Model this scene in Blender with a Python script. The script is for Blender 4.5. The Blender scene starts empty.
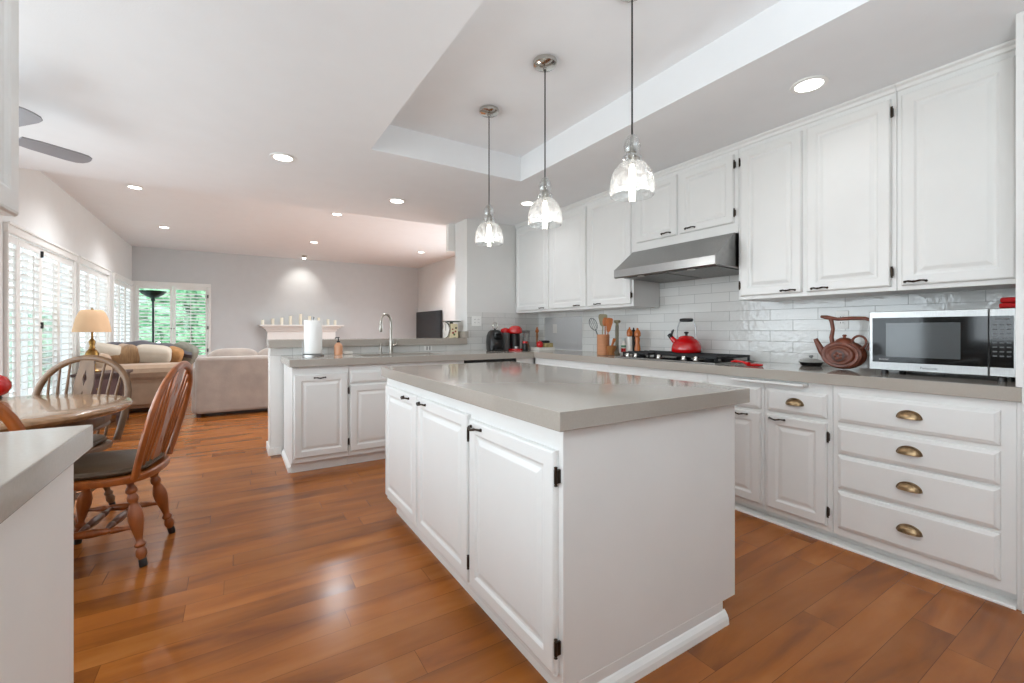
import bpy, bmesh, math, random
from mathutils import Vector, Matrix
random.seed(7)
PI = math.pi
S = bpy.context.scene
COL = S.collection

# ------------------------------------------------------------------ camera, sky, exposure
FPX = 440.5
TH = math.atan(278 / 440.5)
cd = bpy.data.cameras.new('camera')
cam = bpy.data.objects.new('camera', cd)
COL.objects.link(cam)
cam.location = (0, 0, 1.15)
cam.rotation_euler = (PI / 2, 0, -TH)
cd.sensor_width = 36.0
cd.lens = FPX / 1024 * 36.0
cd.shift_y = -11.5 / 1024
cd.clip_start = 0.02
S.camera = cam
S.view_settings.view_transform = 'Standard'
S.view_settings.look = 'None'
S.view_settings.exposure = 0.0
S.view_settings.gamma = 1.0
S.view_settings.use_curve_mapping = False
S.cycles.max_bounces = 10
S.cycles.diffuse_bounces = 5
S.cycles.transparent_max_bounces = 16
S.cycles.caustics_reflective = False
S.cycles.caustics_refractive = False
S.cycles.sample_clamp_indirect = 6.0
S.cycles.use_denoising = True

W = bpy.data.worlds.new('sky')
S.world = W
W.use_nodes = True
wn = W.node_tree.nodes['Background']
wn.inputs[0].default_value = (0.84, 0.93, 1.0, 1)
wn.inputs[1].default_value = 4.6


def area(name, loc, rot, sx, sy, power, color=(1, 1, 1)):
    l = bpy.data.lights.new(name, 'AREA')
    l.shape = 'RECTANGLE'
    l.size = sx
    l.size_y = sy
    l.energy = power
    l.color = color
    o = bpy.data.objects.new(name, l)
    COL.objects.link(o)
    o.location = loc
    o.rotation_euler = rot
    return o


# added fill light, no real lamp: behind the camera, aimed up to brighten the ceiling
area('ceiling_fill', (0.55, -0.35, 1.5), (PI, 0, 0), 0.5, 0.5, 50, (0.87, 0.95, 1.0))
# daylight by the dining window; kitchen and living fills stand at added, unseen openings
area('daylight_dining', (-1.86, 3.4, 1.25), (PI / 2, 0, -PI / 2), 2.7, 1.65, 36, (0.86, 0.95, 1.0))
area('kitchen_fill', (-1.86, 0.0, 1.55), (PI / 2, 0, -PI / 2), 3.1, 1.05, 46, (0.90, 0.96, 1.0))
area('living_fill', (4.50, 7.1, 1.25), (PI / 2, 0, PI / 2), 4.2, 2.2, 60, (0.93, 0.97, 1.0))


# ------------------------------------------------------------------ materials
def lin(c):
    return tuple(((v / 255) / 12.92 if v / 255 <= 0.04045 else ((v / 255 + 0.055) / 1.055) ** 2.4) for v in c)


def base_mat(name):
    m = bpy.data.materials.new(name)
    m.use_nodes = True
    nt = m.node_tree
    b = nt.nodes['Principled BSDF']
    return m, nt, b


def mat(name, rgb, rough=0.5, metal=0.0, var=0.05, scale=6.0, bump=0.0, bscale=60.0, spec=0.5, stretch=None, coat=0.0, sheen=0.0):
    m, nt, b = base_mat(name)
    N, L = nt.nodes, nt.links
    c = lin(rgb)
    b.inputs['Roughness'].default_value = rough
    b.inputs['Metallic'].default_value = metal
    b.inputs['Specular IOR Level'].default_value = spec
    b.inputs['Coat Weight'].default_value = coat
    b.inputs['Sheen Weight'].default_value = sheen
    tc = N.new('ShaderNodeTexCoord')
    mp = N.new('ShaderNodeMapping')
    if stretch:
        mp.inputs['Scale'].default_value = stretch
    L.new(tc.outputs['Object'], mp.inputs['Vector'])
    nz = N.new('ShaderNodeTexNoise')
    nz.inputs['Scale'].default_value = scale
    nz.inputs['Detail'].default_value = 4
    L.new(mp.outputs['Vector'], nz.inputs['Vector'])
    rp = N.new('ShaderNodeValToRGB')
    rp.color_ramp.elements[0].position = 0.3
    rp.color_ramp.elements[1].position = 0.7
    rp.color_ramp.elements[0].color = (*[max(0, v * (1 - var)) for v in c], 1)
    rp.color_ramp.elements[1].color = (*[min(1, v * (1 + var)) for v in c], 1)
    L.new(nz.outputs['Fac'], rp.inputs['Fac'])
    L.new(rp.outputs['Color'], b.inputs['Base Color'])
    if bump:
        n2 = N.new('ShaderNodeTexNoise')
        n2.inputs['Scale'].default_value = bscale
        L.new(mp.outputs['Vector'], n2.inputs['Vector'])
        bp = N.new('ShaderNodeBump')
        bp.inputs['Strength'].default_value = bump
        bp.inputs['Distance'].default_value = 0.01
        L.new(n2.outputs['Fac'], bp.inputs['Height'])
        L.new(bp.outputs['Normal'], b.inputs['Normal'])
    return m


def emit(name, rgb, strength):
    m, nt, b = base_mat(name)
    b.inputs['Base Color'].default_value = (*lin(rgb), 1)
    b.inputs['Emission Color'].default_value = (*lin(rgb), 1)
    b.inputs['Emission Strength'].default_value = strength
    return m


def glass(name, white=0.03, tint=(1, 1, 1), gl=0.08):
    """clear thin glass: see-through, mirror-like at grazing angles, a little milky with seeds"""
    m, nt, b = base_mat(name)
    N, L = nt.nodes, nt.links
    N.remove(b)
    out = N['Material Output']
    tr = N.new('ShaderNodeBsdfTransparent')
    tr.inputs[0].default_value = (*tint, 1)
    gs = N.new('ShaderNodeBsdfGlossy')
    gs.inputs['Roughness'].default_value = 0.03
    df = N.new('ShaderNodeBsdfTranslucent')
    df.inputs[0].default_value = (0.9, 0.9, 0.88, 1)
    lw = N.new('ShaderNodeLayerWeight')
    lw.inputs['Blend'].default_value = 0.35
    mr = N.new('ShaderNodeMapRange')
    mr.inputs['To Min'].default_value = gl
    mr.inputs['To Max'].default_value = 0.75
    L.new(lw.outputs['Facing'], mr.inputs['Value'])
    m1 = N.new('ShaderNodeMixShader')
    L.new(mr.outputs[0], m1.inputs[0])
    L.new(tr.outputs[0], m1.inputs[1])
    L.new(gs.outputs[0], m1.inputs[2])
    m2 = N.new('ShaderNodeMixShader')
    tc = N.new('ShaderNodeTexCoord')
    nz = N.new('ShaderNodeTexNoise')
    nz.inputs['Scale'].default_value = 55
    L.new(tc.outputs['Object'], nz.inputs['Vector'])
    mm = N.new('ShaderNodeMapRange')
    mm.inputs['From Min'].default_value = 0.45
    mm.inputs['From Max'].default_value = 0.7
    mm.inputs['To Min'].default_value = white
    mm.inputs['To Max'].default_value = white * 3
    L.new(nz.outputs['Fac'], mm.inputs['Value'])
    L.new(mm.outputs[0], m2.inputs[0])
    L.new(m1.outputs[0], m2.inputs[1])
    L.new(df.outputs[0], m2.inputs[2])
    L.new(m2.outputs[0], out.inputs['Surface'])
    return m


def wood_floor():
    m, nt, b = base_mat('oak_plank_floor')
    N, L = nt.nodes, nt.links
    tc = N.new('ShaderNodeTexCoord')
    br = N.new('ShaderNodeTexBrick')
    br.offset = 0.0
    br.offset_frequency = 2
    br.inputs['Scale'].default_value = 1.0
    br.inputs['Brick Width'].default_value = 1.15
    br.inputs['Row Height'].default_value = 0.127
    br.inputs['Mortar Size'].default_value = 0.0009
    br.inputs['Mortar Smooth'].default_value = 0.3
    br.inputs['Bias'].default_value = 0.0
    br.inputs['Color1'].default_value = (0, 0, 0, 1)
    br.inputs['Color2'].default_value = (1, 1, 1, 1)
    br.inputs['Mortar'].default_value = (0.5, 0.5, 0.5, 1)
    sx = N.new('ShaderNodeSeparateXYZ')
    L.new(tc.outputs['Object'], sx.inputs[0])
    dv = N.new('ShaderNodeMath')
    dv.operation = 'DIVIDE'
    dv.inputs[1].default_value = 0.127
    L.new(sx.outputs['Y'], dv.inputs[0])
    fl = N.new('ShaderNodeMath')
    fl.operation = 'FLOOR'
    L.new(dv.outputs[0], fl.inputs[0])
    wnz = N.new('ShaderNodeTexWhiteNoise')
    wnz.noise_dimensions = '1D'
    L.new(fl.outputs[0], wnz.inputs['W'])
    sh = N.new('ShaderNodeMath')
    sh.operation = 'MULTIPLY_ADD'
    sh.inputs[1].default_value = 1.6
    L.new(wnz.outputs['Value'], sh.inputs[0])
    L.new(sx.outputs['X'], sh.inputs[2])
    cx = N.new('ShaderNodeCombineXYZ')
    L.new(sh.outputs[0], cx.inputs['X'])
    L.new(sx.outputs['Y'], cx.inputs['Y'])
    L.new(cx.outputs[0], br.inputs['Vector'])
    mp = N.new('ShaderNodeMapping')
    mp.inputs['Scale'].default_value = (0.9, 4.0, 1.0)
    L.new(tc.outputs['Object'], mp.inputs['Vector'])
    ad = N.new('ShaderNodeVectorMath')
    ad.operation = 'MULTIPLY_ADD'
    ad.inputs[1].default_value = (7, 3, 5)
    L.new(br.outputs['Color'], ad.inputs[0])
    L.new(mp.outputs['Vector'], ad.inputs[2])
    nz = N.new('ShaderNodeTexNoise')
    nz.inputs['Scale'].default_value = 1.7
    nz.inputs['Detail'].default_value = 6
    nz.inputs['Roughness'].default_value = 0.5
    nz.inputs['Distortion'].default_value = 0.5
    L.new(ad.outputs[0], nz.inputs['Vector'])
    rp = N.new('ShaderNodeValToRGB')
    e = rp.color_ramp.elements
    e[0].position = 0.28
    e[0].color = (*lin((122, 68, 30)), 1)
    e[1].position = 0.74
    e[1].color = (*lin((178, 112, 54)), 1)
    mid = e.new(0.52)
    mid.color = (*lin((160, 94, 38)), 1)
    L.new(nz.outputs['Fac'], rp.inputs['Fac'])
    # tone from plank to plank
    hv = N.new('ShaderNodeMapRange')
    hv.inputs['To Min'].default_value = 0.80
    hv.inputs['To Max'].default_value = 1.10
    sp = N.new('ShaderNodeSeparateColor')
    L.new(br.outputs['Color'], sp.inputs[0])
    L.new(sp.outputs[0], hv.inputs['Value'])
    mu = N.new('ShaderNodeVectorMath')
    mu.operation = 'SCALE'
    L.new(rp.outputs['Color'], mu.inputs[0])
    L.new(hv.outputs[0], mu.inputs['Scale'])
    mx = N.new('ShaderNodeMix')
    mx.data_type = 'RGBA'
    mx.inputs['B'].default_value = (*lin((84, 44, 16)), 1)
    L.new(br.outputs['Fac'], mx.inputs['Factor'])
    L.new(mu.outputs[0], mx.inputs['A'])
    L.new(mx.outputs['Result'], b.inputs['Base Color'])
    rr = N.new('ShaderNodeMapRange')
    rr.inputs['To Min'].default_value = 0.17
    rr.inputs['To Max'].default_value = 0.28
    b.inputs['Specular IOR Level'].default_value = 0.38
    L.new(nz.outputs['Fac'], rr.inputs['Value'])
    L.new(rr.outputs[0], b.inputs['Roughness'])
    bp = N.new('ShaderNodeBump')
    bp.inputs['Strength'].default_value = 0.12
    bp.inputs['Distance'].default_value = 0.004
    sb = N.new('ShaderNodeMath')
    sb.operation = 'SUBTRACT'
    L.new(nz.outputs['Fac'], sb.inputs[0])
    L.new(br.outputs['Fac'], sb.inputs[1])
    L.new(sb.outputs[0], bp.inputs['Height'])
    L.new(bp.outputs['Normal'], b.inputs['Normal'])
    return m


def tile_mat(name, swap):
    """glossy hand-made 3 x 12 inch tiles in running bond; swap says which world axis runs along the row"""
    m, nt, b = base_mat(name)
    N, L = nt.nodes, nt.links
    tc = N.new('ShaderNodeTexCoord')
    sp = N.new('ShaderNodeSeparateXYZ')
    L.new(tc.outputs['Object'], sp.inputs[0])
    cb = N.new('ShaderNodeCombineXYZ')
    L.new(sp.outputs['Y' if swap else 'X'], cb.inputs[0])
    L.new(sp.outputs['Z'], cb.inputs[1])
    of = N.new('ShaderNodeVectorMath')
    of.operation = 'ADD'
    of.inputs[1].default_value = (0.0, -0.915 + 0.765, 0)
    L.new(cb.outputs[0], of.inputs[0])
    br = N.new('ShaderNodeTexBrick')
    br.offset = 0.5
    br.inputs['Scale'].default_value = 1
    br.inputs['Brick Width'].default_value = 0.31
    br.inputs['Row Height'].default_value = 0.0765
    br.inputs['Mortar Size'].default_value = 0.0016
    br.inputs['Mortar Smooth'].default_value = 0.2
    br.inputs['Color1'].default_value = (*lin((206, 206, 203)), 1)
    br.inputs['Color2'].default_value = (*lin((222, 222, 219)), 1)
    br.inputs['Mortar'].default_value = (*lin((160, 160, 157)), 1)
    L.new(of.outputs[0], br.inputs['Vector'])
    L.new(br.outputs['Color'], b.inputs['Base Color'])
    rr = N.new('ShaderNodeMapRange')
    rr.inputs['To Min'].default_value = 0.07
    rr.inputs['To Max'].default_value = 0.6
    L.new(br.outputs['Fac'], rr.inputs['Value'])
    L.new(rr.outputs[0], b.inputs['Roughness'])
    nz = N.new('ShaderNodeTexNoise')
    nz.inputs['Scale'].default_value = 22
    nz.inputs['Detail'].default_value = 2
    L.new(tc.outputs['Object'], nz.inputs['Vector'])
    h = N.new('ShaderNodeMath')
    h.operation = 'MULTIPLY_ADD'
    h.inputs[1].default_value = -0.45
    L.new(br.outputs['Fac'], h.inputs[0])
    L.new(nz.outputs['Fac'], h.inputs[2])
    bp = N.new('ShaderNodeBump')
    bp.inputs['Strength'].default_value = 0.35
    bp.inputs['Distance'].default_value = 0.006
    L.new(h.outputs[0], bp.inputs['Height'])
    L.new(bp.outputs['Normal'], b.inputs['Normal'])
    return m


def foliage_mat():
    m, nt, b = base_mat('leafy_green')
    N, L = nt.nodes, nt.links
    tc = N.new('ShaderNodeTexCoord')
    vz = N.new('ShaderNodeTexVoronoi')
    vz.inputs['Scale'].default_value = 9
    L.new(tc.outputs['Object'], vz.inputs['Vector'])
    rp = N.new('ShaderNodeValToRGB')
    e = rp.color_ramp.elements
    e[0].color = (*lin((60, 130, 85)), 1)
    e[1].color = (*lin((170, 215, 170)), 1)
    sp = N.new('ShaderNodeSeparateColor')
    L.new(vz.outputs['Color'], sp.inputs[0])
    L.new(sp.outputs[0], rp.inputs['Fac'])
    L.new(rp.outputs['Color'], b.inputs['Base Color'])
    b.inputs['Roughness'].default_value = 0.6
    bp = N.new('ShaderNodeBump')
    bp.inputs['Strength'].default_value = 0.8
    bp.inputs['Distance'].default_value = 0.08
    L.new(vz.outputs['Distance'], bp.inputs['Height'])
    L.new(bp.outputs['Normal'], b.inputs['Normal'])
    return m


def brushed(name, rgb, rough, stretch):
    m = mat(name, rgb, rough, 1.0, var=0.08, scale=30, stretch=stretch, bump=0.04, bscale=120)
    return m


WHITE = mat('white_cabinet_lacquer', (226, 226, 224), 0.32, var=0.012, spec=0.45)
PANELW = mat('white_painted_panel', (226, 225, 222), 0.4, var=0.012)
WALLG = mat('light_grey_wall_paint', (205, 208, 209), 0.85, var=0.015, bump=0.05, bscale=180, spec=0.2)
WALLW = mat('pale_wall_paint', (222, 222, 220), 0.85, var=0.012, bump=0.05, bscale=180, spec=0.2)
CEIL = mat('white_ceiling_paint', (234, 236, 238), 0.9, var=0.01, bump=0.06, bscale=140, spec=0.15)
TRIM = mat('white_trim_gloss', (236, 236, 233), 0.35, var=0.01)
QUARTZ = mat('greige_quartz', (167, 160, 151), 0.09, var=0.03, scale=140, spec=0.5)
QUARTZL = mat('pale_grey_quartz', (196, 194, 189), 0.14, var=0.03, scale=140, spec=0.5)
FLOOR = wood_floor()
TILE_R = tile_mat('glossy_white_tile_long_wall', True)
TILE_K = tile_mat('glossy_white_tile_end_wall', False)
STEEL = brushed('brushed_stainless', (160, 160, 159), 0.30, (1, 20, 1))
CHROME = mat('polished_nickel', (205, 203, 197), 0.16, 1.0, var=0.02)
NICKEL = mat('satin_nickel', (170, 166, 158), 0.3, 1.0, var=0.04)
BRONZE = mat('dark_bronze', (62, 52, 44), 0.38, 0.85, var=0.12, scale=40)
CUPM = mat('antique_brass', (150, 126, 96), 0.3, 1.0, var=0.25, scale=50)
BLACK = mat('black_plastic', (13, 13, 14), 0.4, var=0.1)
BLACKG = mat('black_glass', (9, 10, 11), 0.06, var=0.05, spec=0.3)
IRON = mat('cast_iron', (34, 35, 37), 0.55, 0.2, var=0.15, bump=0.1)
RED = mat('red_enamel', (196, 14, 18), 0.15, var=0.08, coat=0.5)
REDC = mat('red_cloth', (190, 16, 22), 0.8, var=0.12, bump=0.2, bscale=220)
OAK = mat('honey_oak', (142, 76, 30), 0.33, var=0.3, scale=5, stretch=(6, 6, 1.2), coat=0.1)
OAKP = mat('pale_oak', (106, 76, 48), 0.48, var=0.2, scale=5, stretch=(5, 5, 1.2), coat=0.05)
OAKT = mat('oak_table_top', (146, 110, 76), 0.2, var=0.18, scale=4, stretch=(1.2, 9, 1), coat=0.35)
OAKD = mat('dark_oak', (92, 48, 22), 0.3, var=0.3, scale=6, stretch=(5, 5, 1), coat=0.3)
LEATHER = mat('brown_leather', (78, 60, 40), 0.5, var=0.15, bump=0.12, bscale=90)
DARKW = mat('dark_brown_wood', (74, 52, 48), 0.4, var=0.2, stretch=(4, 4, 1))
SOFA_G = mat('taupe_velvet', (170, 158, 148), 0.85, var=0.12, scale=5, bump=0.15, bscale=50, sheen=0.4)
SOFA_B = mat('tan_chenille', (176, 150, 126), 0.9, var=0.1, scale=8, bump=0.2, bscale=90, sheen=0.3)
PIL_C = mat('cream_linen', (206, 196, 180), 0.9, var=0.06, bump=0.2, bscale=140)
PIL_T = mat('bronze_satin', (150, 118, 84), 0.6, var=0.25, scale=9, stretch=(8, 1, 1))
PIL_G = mat('sage_grey_cloth', (130, 130, 118), 0.9, var=0.2, scale=12, bump=0.3, bscale=60)
THROW = mat('slate_grey_knit', (92, 90, 96), 0.95, var=0.15, bump=0.4, bscale=90)
SHADE = mat('cream_lampshade_linen', (222, 186, 148), 0.8, var=0.04, bump=0.1, bscale=150)
BRASS = mat('aged_brass', (150, 116, 66), 0.32, 1.0, var=0.2, scale=20)
VERDI = mat('dark_bronze_green', (40, 58, 54), 0.4, 0.6, var=0.2)
CANDLE = mat('ivory_wax', (238, 232, 214), 0.5, var=0.03)
PAPER = mat('white_paper_towel', (240, 240, 238), 0.95, var=0.02, bump=0.25, bscale=130)
AMBER = glass('peach_glass', 0.10, (1.0, 0.62, 0.40), 0.08)
GLASS_P = glass('seeded_clear_glass', 0.03, (0.97, 0.98, 0.98), 0.06)
GLASS_W = glass('window_glass', 0.0, (0.97, 0.99, 1.0), 0.03)
BULB = emit('glowing_filament_bulb', (255, 246, 232), 14)
DISC = emit('lit_downlight_lens', (255, 252, 246), 9)
TEAK = mat('carved_redwood_clay', (112, 58, 38), 0.35, var=0.3, scale=18, bump=0.25, bscale=40)
CLAY = mat('terracotta', (186, 128, 88), 0.55, var=0.1, scale=8, stretch=(1, 1, 10))
OLIVEW = mat('olive_wood', (156, 104, 58), 0.4, var=0.3, scale=9, stretch=(6, 6, 1))
ORANGEW = mat('orange_varnished_wood', (184, 104, 48), 0.3, var=0.2, scale=9, stretch=(6, 6, 1))
SAGE = mat('olive_silicone', (150, 144, 116), 0.55, var=0.08)
GREYU = mat('grey_nylon', (110, 116, 114), 0.5, var=0.1)
CERAM = mat('white_ceramic', (228, 226, 220), 0.2, var=0.03)
CREAMP = mat('cream_enamel', (226, 214, 180), 0.3, var=0.04)
GREENP = mat('dark_green_enamel', (44, 70, 62), 0.3, var=0.1)
OUTW = mat('white_outlet_plastic', (236, 236, 233), 0.35, var=0.01)
FANG = mat('grey_fan_blade', (142, 141, 145), 0.5, var=0.05)
LEAF = foliage_mat()
BOUNCE_GROUND = mat('pale_bounce_ground', (205, 203, 198), 0.9, var=0.08, scale=5)
STUCCO = mat('pale_stucco', (228, 228, 224), 0.9, var=0.04)
TVG = mat('dark_screen', (26, 32, 38), 0.25, var=0.03)
PRINTR = mat('painted_fruit_print', (150, 60, 50), 0.4, var=0.3, scale=60)


# ------------------------------------------------------------------ mesh building
FR = {}          # object name -> world matrix of its frame


class M:
    def __init__(s):
        s.v = []
        s.f = []

    def add(s, vs, fs):
        k = len(s.v)
        s.v += [tuple(p) for p in vs]
        s.f += [tuple(i + k for i in f) for f in fs]
        return s

    def box(s, x0, x1, y0, y1, z0, z1):
        v = [(x0, y0, z0), (x1, y0, z0), (x1, y1, z0), (x0, y1, z0), (x0, y0, z1), (x1, y0, z1), (x1, y1, z1), (x0, y1, z1)]
        return s.add(v, [(0, 3, 2, 1), (4, 5, 6, 7), (0, 1, 5, 4), (1, 2, 6, 5), (2, 3, 7, 6), (3, 0, 4, 7)])

    def prism(s, pts, d):
        """closed polygon pts (3-D, planar) pushed along d"""
        n = len(pts)
        d = Vector(d)
        v = [Vector(p) for p in pts] + [Vector(p) + d for p in pts]
        f = [tuple(range(n))[::-1], tuple(range(n, 2 * n))] + [(i, (i + 1) % n, n + (i + 1) % n, n + i) for i in range(n)]
        return s.add(v, f)

    def rings(s, rings, cap0=True, cap1=True, loop=False):
        n = len(rings[0])
        v = [p for r in rings for p in r]
        f = []
        m = len(rings)
        for i in range(m - 1 + (1 if loop else 0)):
            a, b = i * n, ((i + 1) % m) * n
            for j in range(n):
                f.append((a + j, a + (j + 1) % n, b + (j + 1) % n, b + j))
        if cap0 and not loop:
            f.append(tuple(range(n))[::-1])
        if cap1 and not loop:
            f.append(tuple(range((m - 1) * n, m * n)))
        return s.add(v, f)

    def lathe(s, prof, c=(0, 0, 0), seg=24, sx=1.0, sy=1.0, cap0=True, cap1=True):
        """prof: [(r, z)] about the vertical through c"""
        R = []
        for r, z in prof:
            r = max(r, 0.0004)
            R.append([(c[0] + sx * r * math.cos(2 * PI * k / seg), c[1] + sy * r * math.sin(2 * PI * k / seg), c[2] + z) for k in range(seg)])
        return s.rings(R, cap0, cap1)

    def lathe_between(s, p0, p1, prof, seg=14):
        """prof: [(t, r)] along p0 -> p1"""
        p0, p1 = Vector(p0), Vector(p1)
        d = p1 - p0
        q = d.to_track_quat('Z', 'Y')
        R = []
        for t, r in prof:
            o = p0 + d * t
            R.append([o + q @ Vector((r * math.cos(2 * PI * k / seg), r * math.sin(2 * PI * k / seg), 0)) for k in range(seg)])
        return s.rings(R)

    def tube(s, path, r, seg=10, flat=1.0, up=(0, 0, 1)):
        P = [Vector(p) for p in path]
        n = len(P)
        rr = r if isinstance(r, (list, tuple)) else [r] * n
        R = []
        nrm = None
        for i in range(n):
            t = (P[min(i + 1, n - 1)] - P[max(i - 1, 0)]).normalized()
            if nrm is None:
                a = Vector(up)
                if abs(a.dot(t)) > 0.95:
                    a = Vector((1, 0, 0))
                nrm = (a - t * a.dot(t)).normalized()
            else:
                nrm = (nrm - t * nrm.dot(t)).normalized()
            b = t.cross(nrm)
            R.append([P[i] + (nrm * math.cos(2 * PI * k / seg) * flat + b * math.sin(2 * PI * k / seg)) * rr[i] for k in range(seg)])
        return s.rings(R)

    def panel(s, o, a, n, w, h, loops):
        """raised/bevelled board: nested rectangles; loops [(inset, height along n)], first the back"""
        o, a, n = Vector(o), Vector(a), Vector(n)
        z = Vector((0, 0, 1))
        R = []
        for ins, d in loops:
            R.append([o + a * ins + z * ins + n * d, o + a * (w - ins) + z * ins + n * d, o + a * (w - ins) + z * (h - ins) + n * d, o + a * ins + z * (h - ins) + n * d])
        return s.rings(R)

    def ellipsoid(s, c, r, seg=16, rings=10, e=1.0):
        R = []
        for i in range(1, rings):
            t = -PI / 2 + PI * i / rings
            ct, st = math.cos(t), math.sin(t)
            ce = abs(ct) ** e
            se = math.copysign(abs(st) ** e, st)
            row = []
            for k in range(seg):
                p = 2 * PI * k / seg
                cp, sp_ = math.cos(p), math.sin(p)
                row.append((c[0] + r[0] * ce * math.copysign(abs(cp) ** e, cp), c[1] + r[1] * ce * math.copysign(abs(sp_) ** e, sp_), c[2] + r[2] * se))
            R.append(row)
        return s.rings(R)

    def xf(s, mtx):
        s.v = [tuple(mtx @ Vector(p)) for p in s.v]
        return s

    def build(s, name, m, parent=None, loc=None, bevel=0.0, smooth=False, local=False, bseg=2, sub=0, angle=38, solid=0.0):
        """world-space vertices unless local; loc: origin of a top-level mesh"""
        me = bpy.data.meshes.new(name)
        o = bpy.data.objects.new(name, me)
        COL.objects.link(o)
        vs = [Vector(p) for p in s.v]
        if parent is not None:
            fr = FR[parent.name]
            if not local:
                inv = fr.inverted()
                vs = [inv @ p for p in vs]
            o.parent = parent
            FR[o.name] = fr
        elif loc is not None:
            vs = [p - Vector(loc) for p in vs]
            o.location = loc
            FR[o.name] = Matrix.Translation(Vector(loc))
        else:
            FR[o.name] = Matrix.Identity(4)
        me.from_pydata([tuple(p) for p in vs], [], s.f)
        bm = bmesh.new()
        bm.from_mesh(me)
        bmesh.ops.recalc_face_normals(bm, faces=bm.faces)
        bm.to_mesh(me)
        bm.free()
        me.materials.append(m)
        if smooth:
            me.polygons.foreach_set('use_smooth', [True] * len(me.polygons))
            if not sub:
                me.set_sharp_from_angle(angle=math.radians(angle))
        if bevel:
            b = o.modifiers.new('bevel', 'BEVEL')
            b.width = bevel
            b.segments = bseg
            b.limit_method = 'ANGLE'
            b.angle_limit = math.radians(40)
        if solid:
            q = o.modifiers.new('solid', 'SOLIDIFY')
            q.thickness = solid
        if sub:
            q = o.modifiers.new('sub', 'SUBSURF')
            q.levels = q.render_levels = sub
        return o


def thing(name, label, cat, loc, rz=0.0, group=None):
    o = bpy.data.objects.new(name, None)
    COL.objects.link(o)
    o.location = loc
    o.rotation_euler = (0, 0, rz)
    o.empty_display_size = 0.1
    FR[o.name] = Matrix.Translation(Vector(loc)) @ Matrix.Rotation(rz, 4, 'Z')
    return tag(o, label, cat, group)


def tag(o, label, cat, group=None, kind=None):
    o['label'] = label
    o['category'] = cat
    if group:
        o['group'] = group
    if kind:
        o['kind'] = kind
    return o


def struct(o, label=None):
    o['kind'] = 'structure'
    if label:
        o['label'] = label
    return o


def dup(root, loc, rz, label, group=None):
    r = root.copy()
    COL.objects.link(r)
    r.location = loc
    r.rotation_euler = (0, 0, rz)
    r['label'] = label
    if group:
        r['group'] = group
    for ch in [c for c in root.children]:
        c = ch.copy()
        COL.objects.link(c)
        c.parent = r
        for g in [q for q in ch.children]:
            d = g.copy()
            COL.objects.link(d)
            d.parent = c
    return r


def cells(xs, ys, inside, z0, z1):
    """slab made of grid cells, watertight, without inner walls"""
    mm = M()
    idx = {}

    def vid(x, y, z):
        k = (round(x, 5), round(y, 5), round(z, 5))
        if k not in idx:
            idx[k] = len(mm.v)
            mm.v.append(k)
        return idx[k]
    nx, ny = len(xs) - 1, len(ys) - 1

    def ok(i, j):
        return 0 <= i < nx and 0 <= j < ny and inside(0.5 * (xs[i] + xs[i + 1]), 0.5 * (ys[j] + ys[j + 1]))
    for i in range(nx):
        for j in range(ny):
            if not ok(i, j):
                continue
            a, b, c, d = (xs[i], ys[j]), (xs[i + 1], ys[j]), (xs[i + 1], ys[j + 1]), (xs[i], ys[j + 1])
            mm.f.append(tuple(vid(*p, z1) for p in (a, b, c, d)))
            mm.f.append(tuple(vid(*p, z0) for p in (d, c, b, a)))
            for (p, q, di, dj) in ((a, b, 0, -1), (b, c, 1, 0), (c, d, 0, 1), (d, a, -1, 0)):
                if not ok(i + di, j + dj):
                    mm.f.append((vid(*p, z0), vid(*q, z0), vid(*q, z1), vid(*p, z1)))
    return mm


def circ(n, r=1.0):
    return [(r * math.cos(2 * PI * k / n), r * math.sin(2 * PI * k / n)) for k in range(n)]


# ------------------------------------------------------------------ the room
KY = 4.59       # tiled end wall of the kitchen, pony wall
BY = 12.0       # far wall of the living room
XL = -1.80      # window wall
XR = 3.30       # long kitchen wall
ZC = 2.44
ZL = 2.90

struct(M().box(-2.0, 5.0, -2.6, 12.2, -0.1, 0.0).build('floor', FLOOR), 'honey brown hardwood plank floor')
# kitchen ceiling with its raised tray
c = M()
tx0, tx1, ty0, ty1 = 0.825, 2.105, 0.10, 3.195
xs, ys = [XL - .2, tx0, tx1, 5.0], [-2.6, ty0, ty1, 5.06]
c = cells(xs, ys, lambda x, y: not (tx0 < x < tx1 and ty0 < y < ty1), ZC, 3.0)
c.box(tx0 - .01, tx1 + .01, ty0 - .01, ty1 + .01, 2.65, 2.99)
struct(c.build('ceiling', CEIL), 'white kitchen ceiling with raised rectangular tray')
struct(M().box(XL - .2, 4.6, 5.05, 12.2, ZL, 3.0).build('ceiling_living', CEIL), 'white living room ceiling, higher than the kitchen')

# window wall
wl = M()
wl.box(XL - .16, XL, -2.6, 12.2, 2.12, 3.0)
for a, b in ((-2.6, -1.6), (1.6, 2.0), (4.8, 5.93), (8.03, 8.17), (9.90, 10.20), (11.92, 12.2)):
    wl.box(XL - .16, XL, a, b, 0, 2.12)
wl.box(XL - .16, XL, 2.0, 4.8, 0, 0.35)
wl.box(XL - .16, XL, -1.6, 1.6, 0, 0.95)
struct(wl.build('wall_left', WALLW), 'pale wall with shuttered windows')
wf = M()
wf.box(XL, 5.0, -2.76, -2.6, 0, ZC)
struct(wf.build('wall_front', WALLW), 'pale wall at the near end of the kitchen')
wb = M()
wb.box(XL, 4.6, BY, BY + .16, 2.13, 3.0)
wb.box(-0.49, 4.6, BY, BY + .16, 0, 2.13)
wb.box(XL, -1.74, BY, BY + .16, 0, 2.13)
wb.box(-1.74, -0.49, BY, BY + .16, 0, 0.5)
struct(wb.build('wall_back', WALLG), 'grey far wall of the living room')
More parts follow.
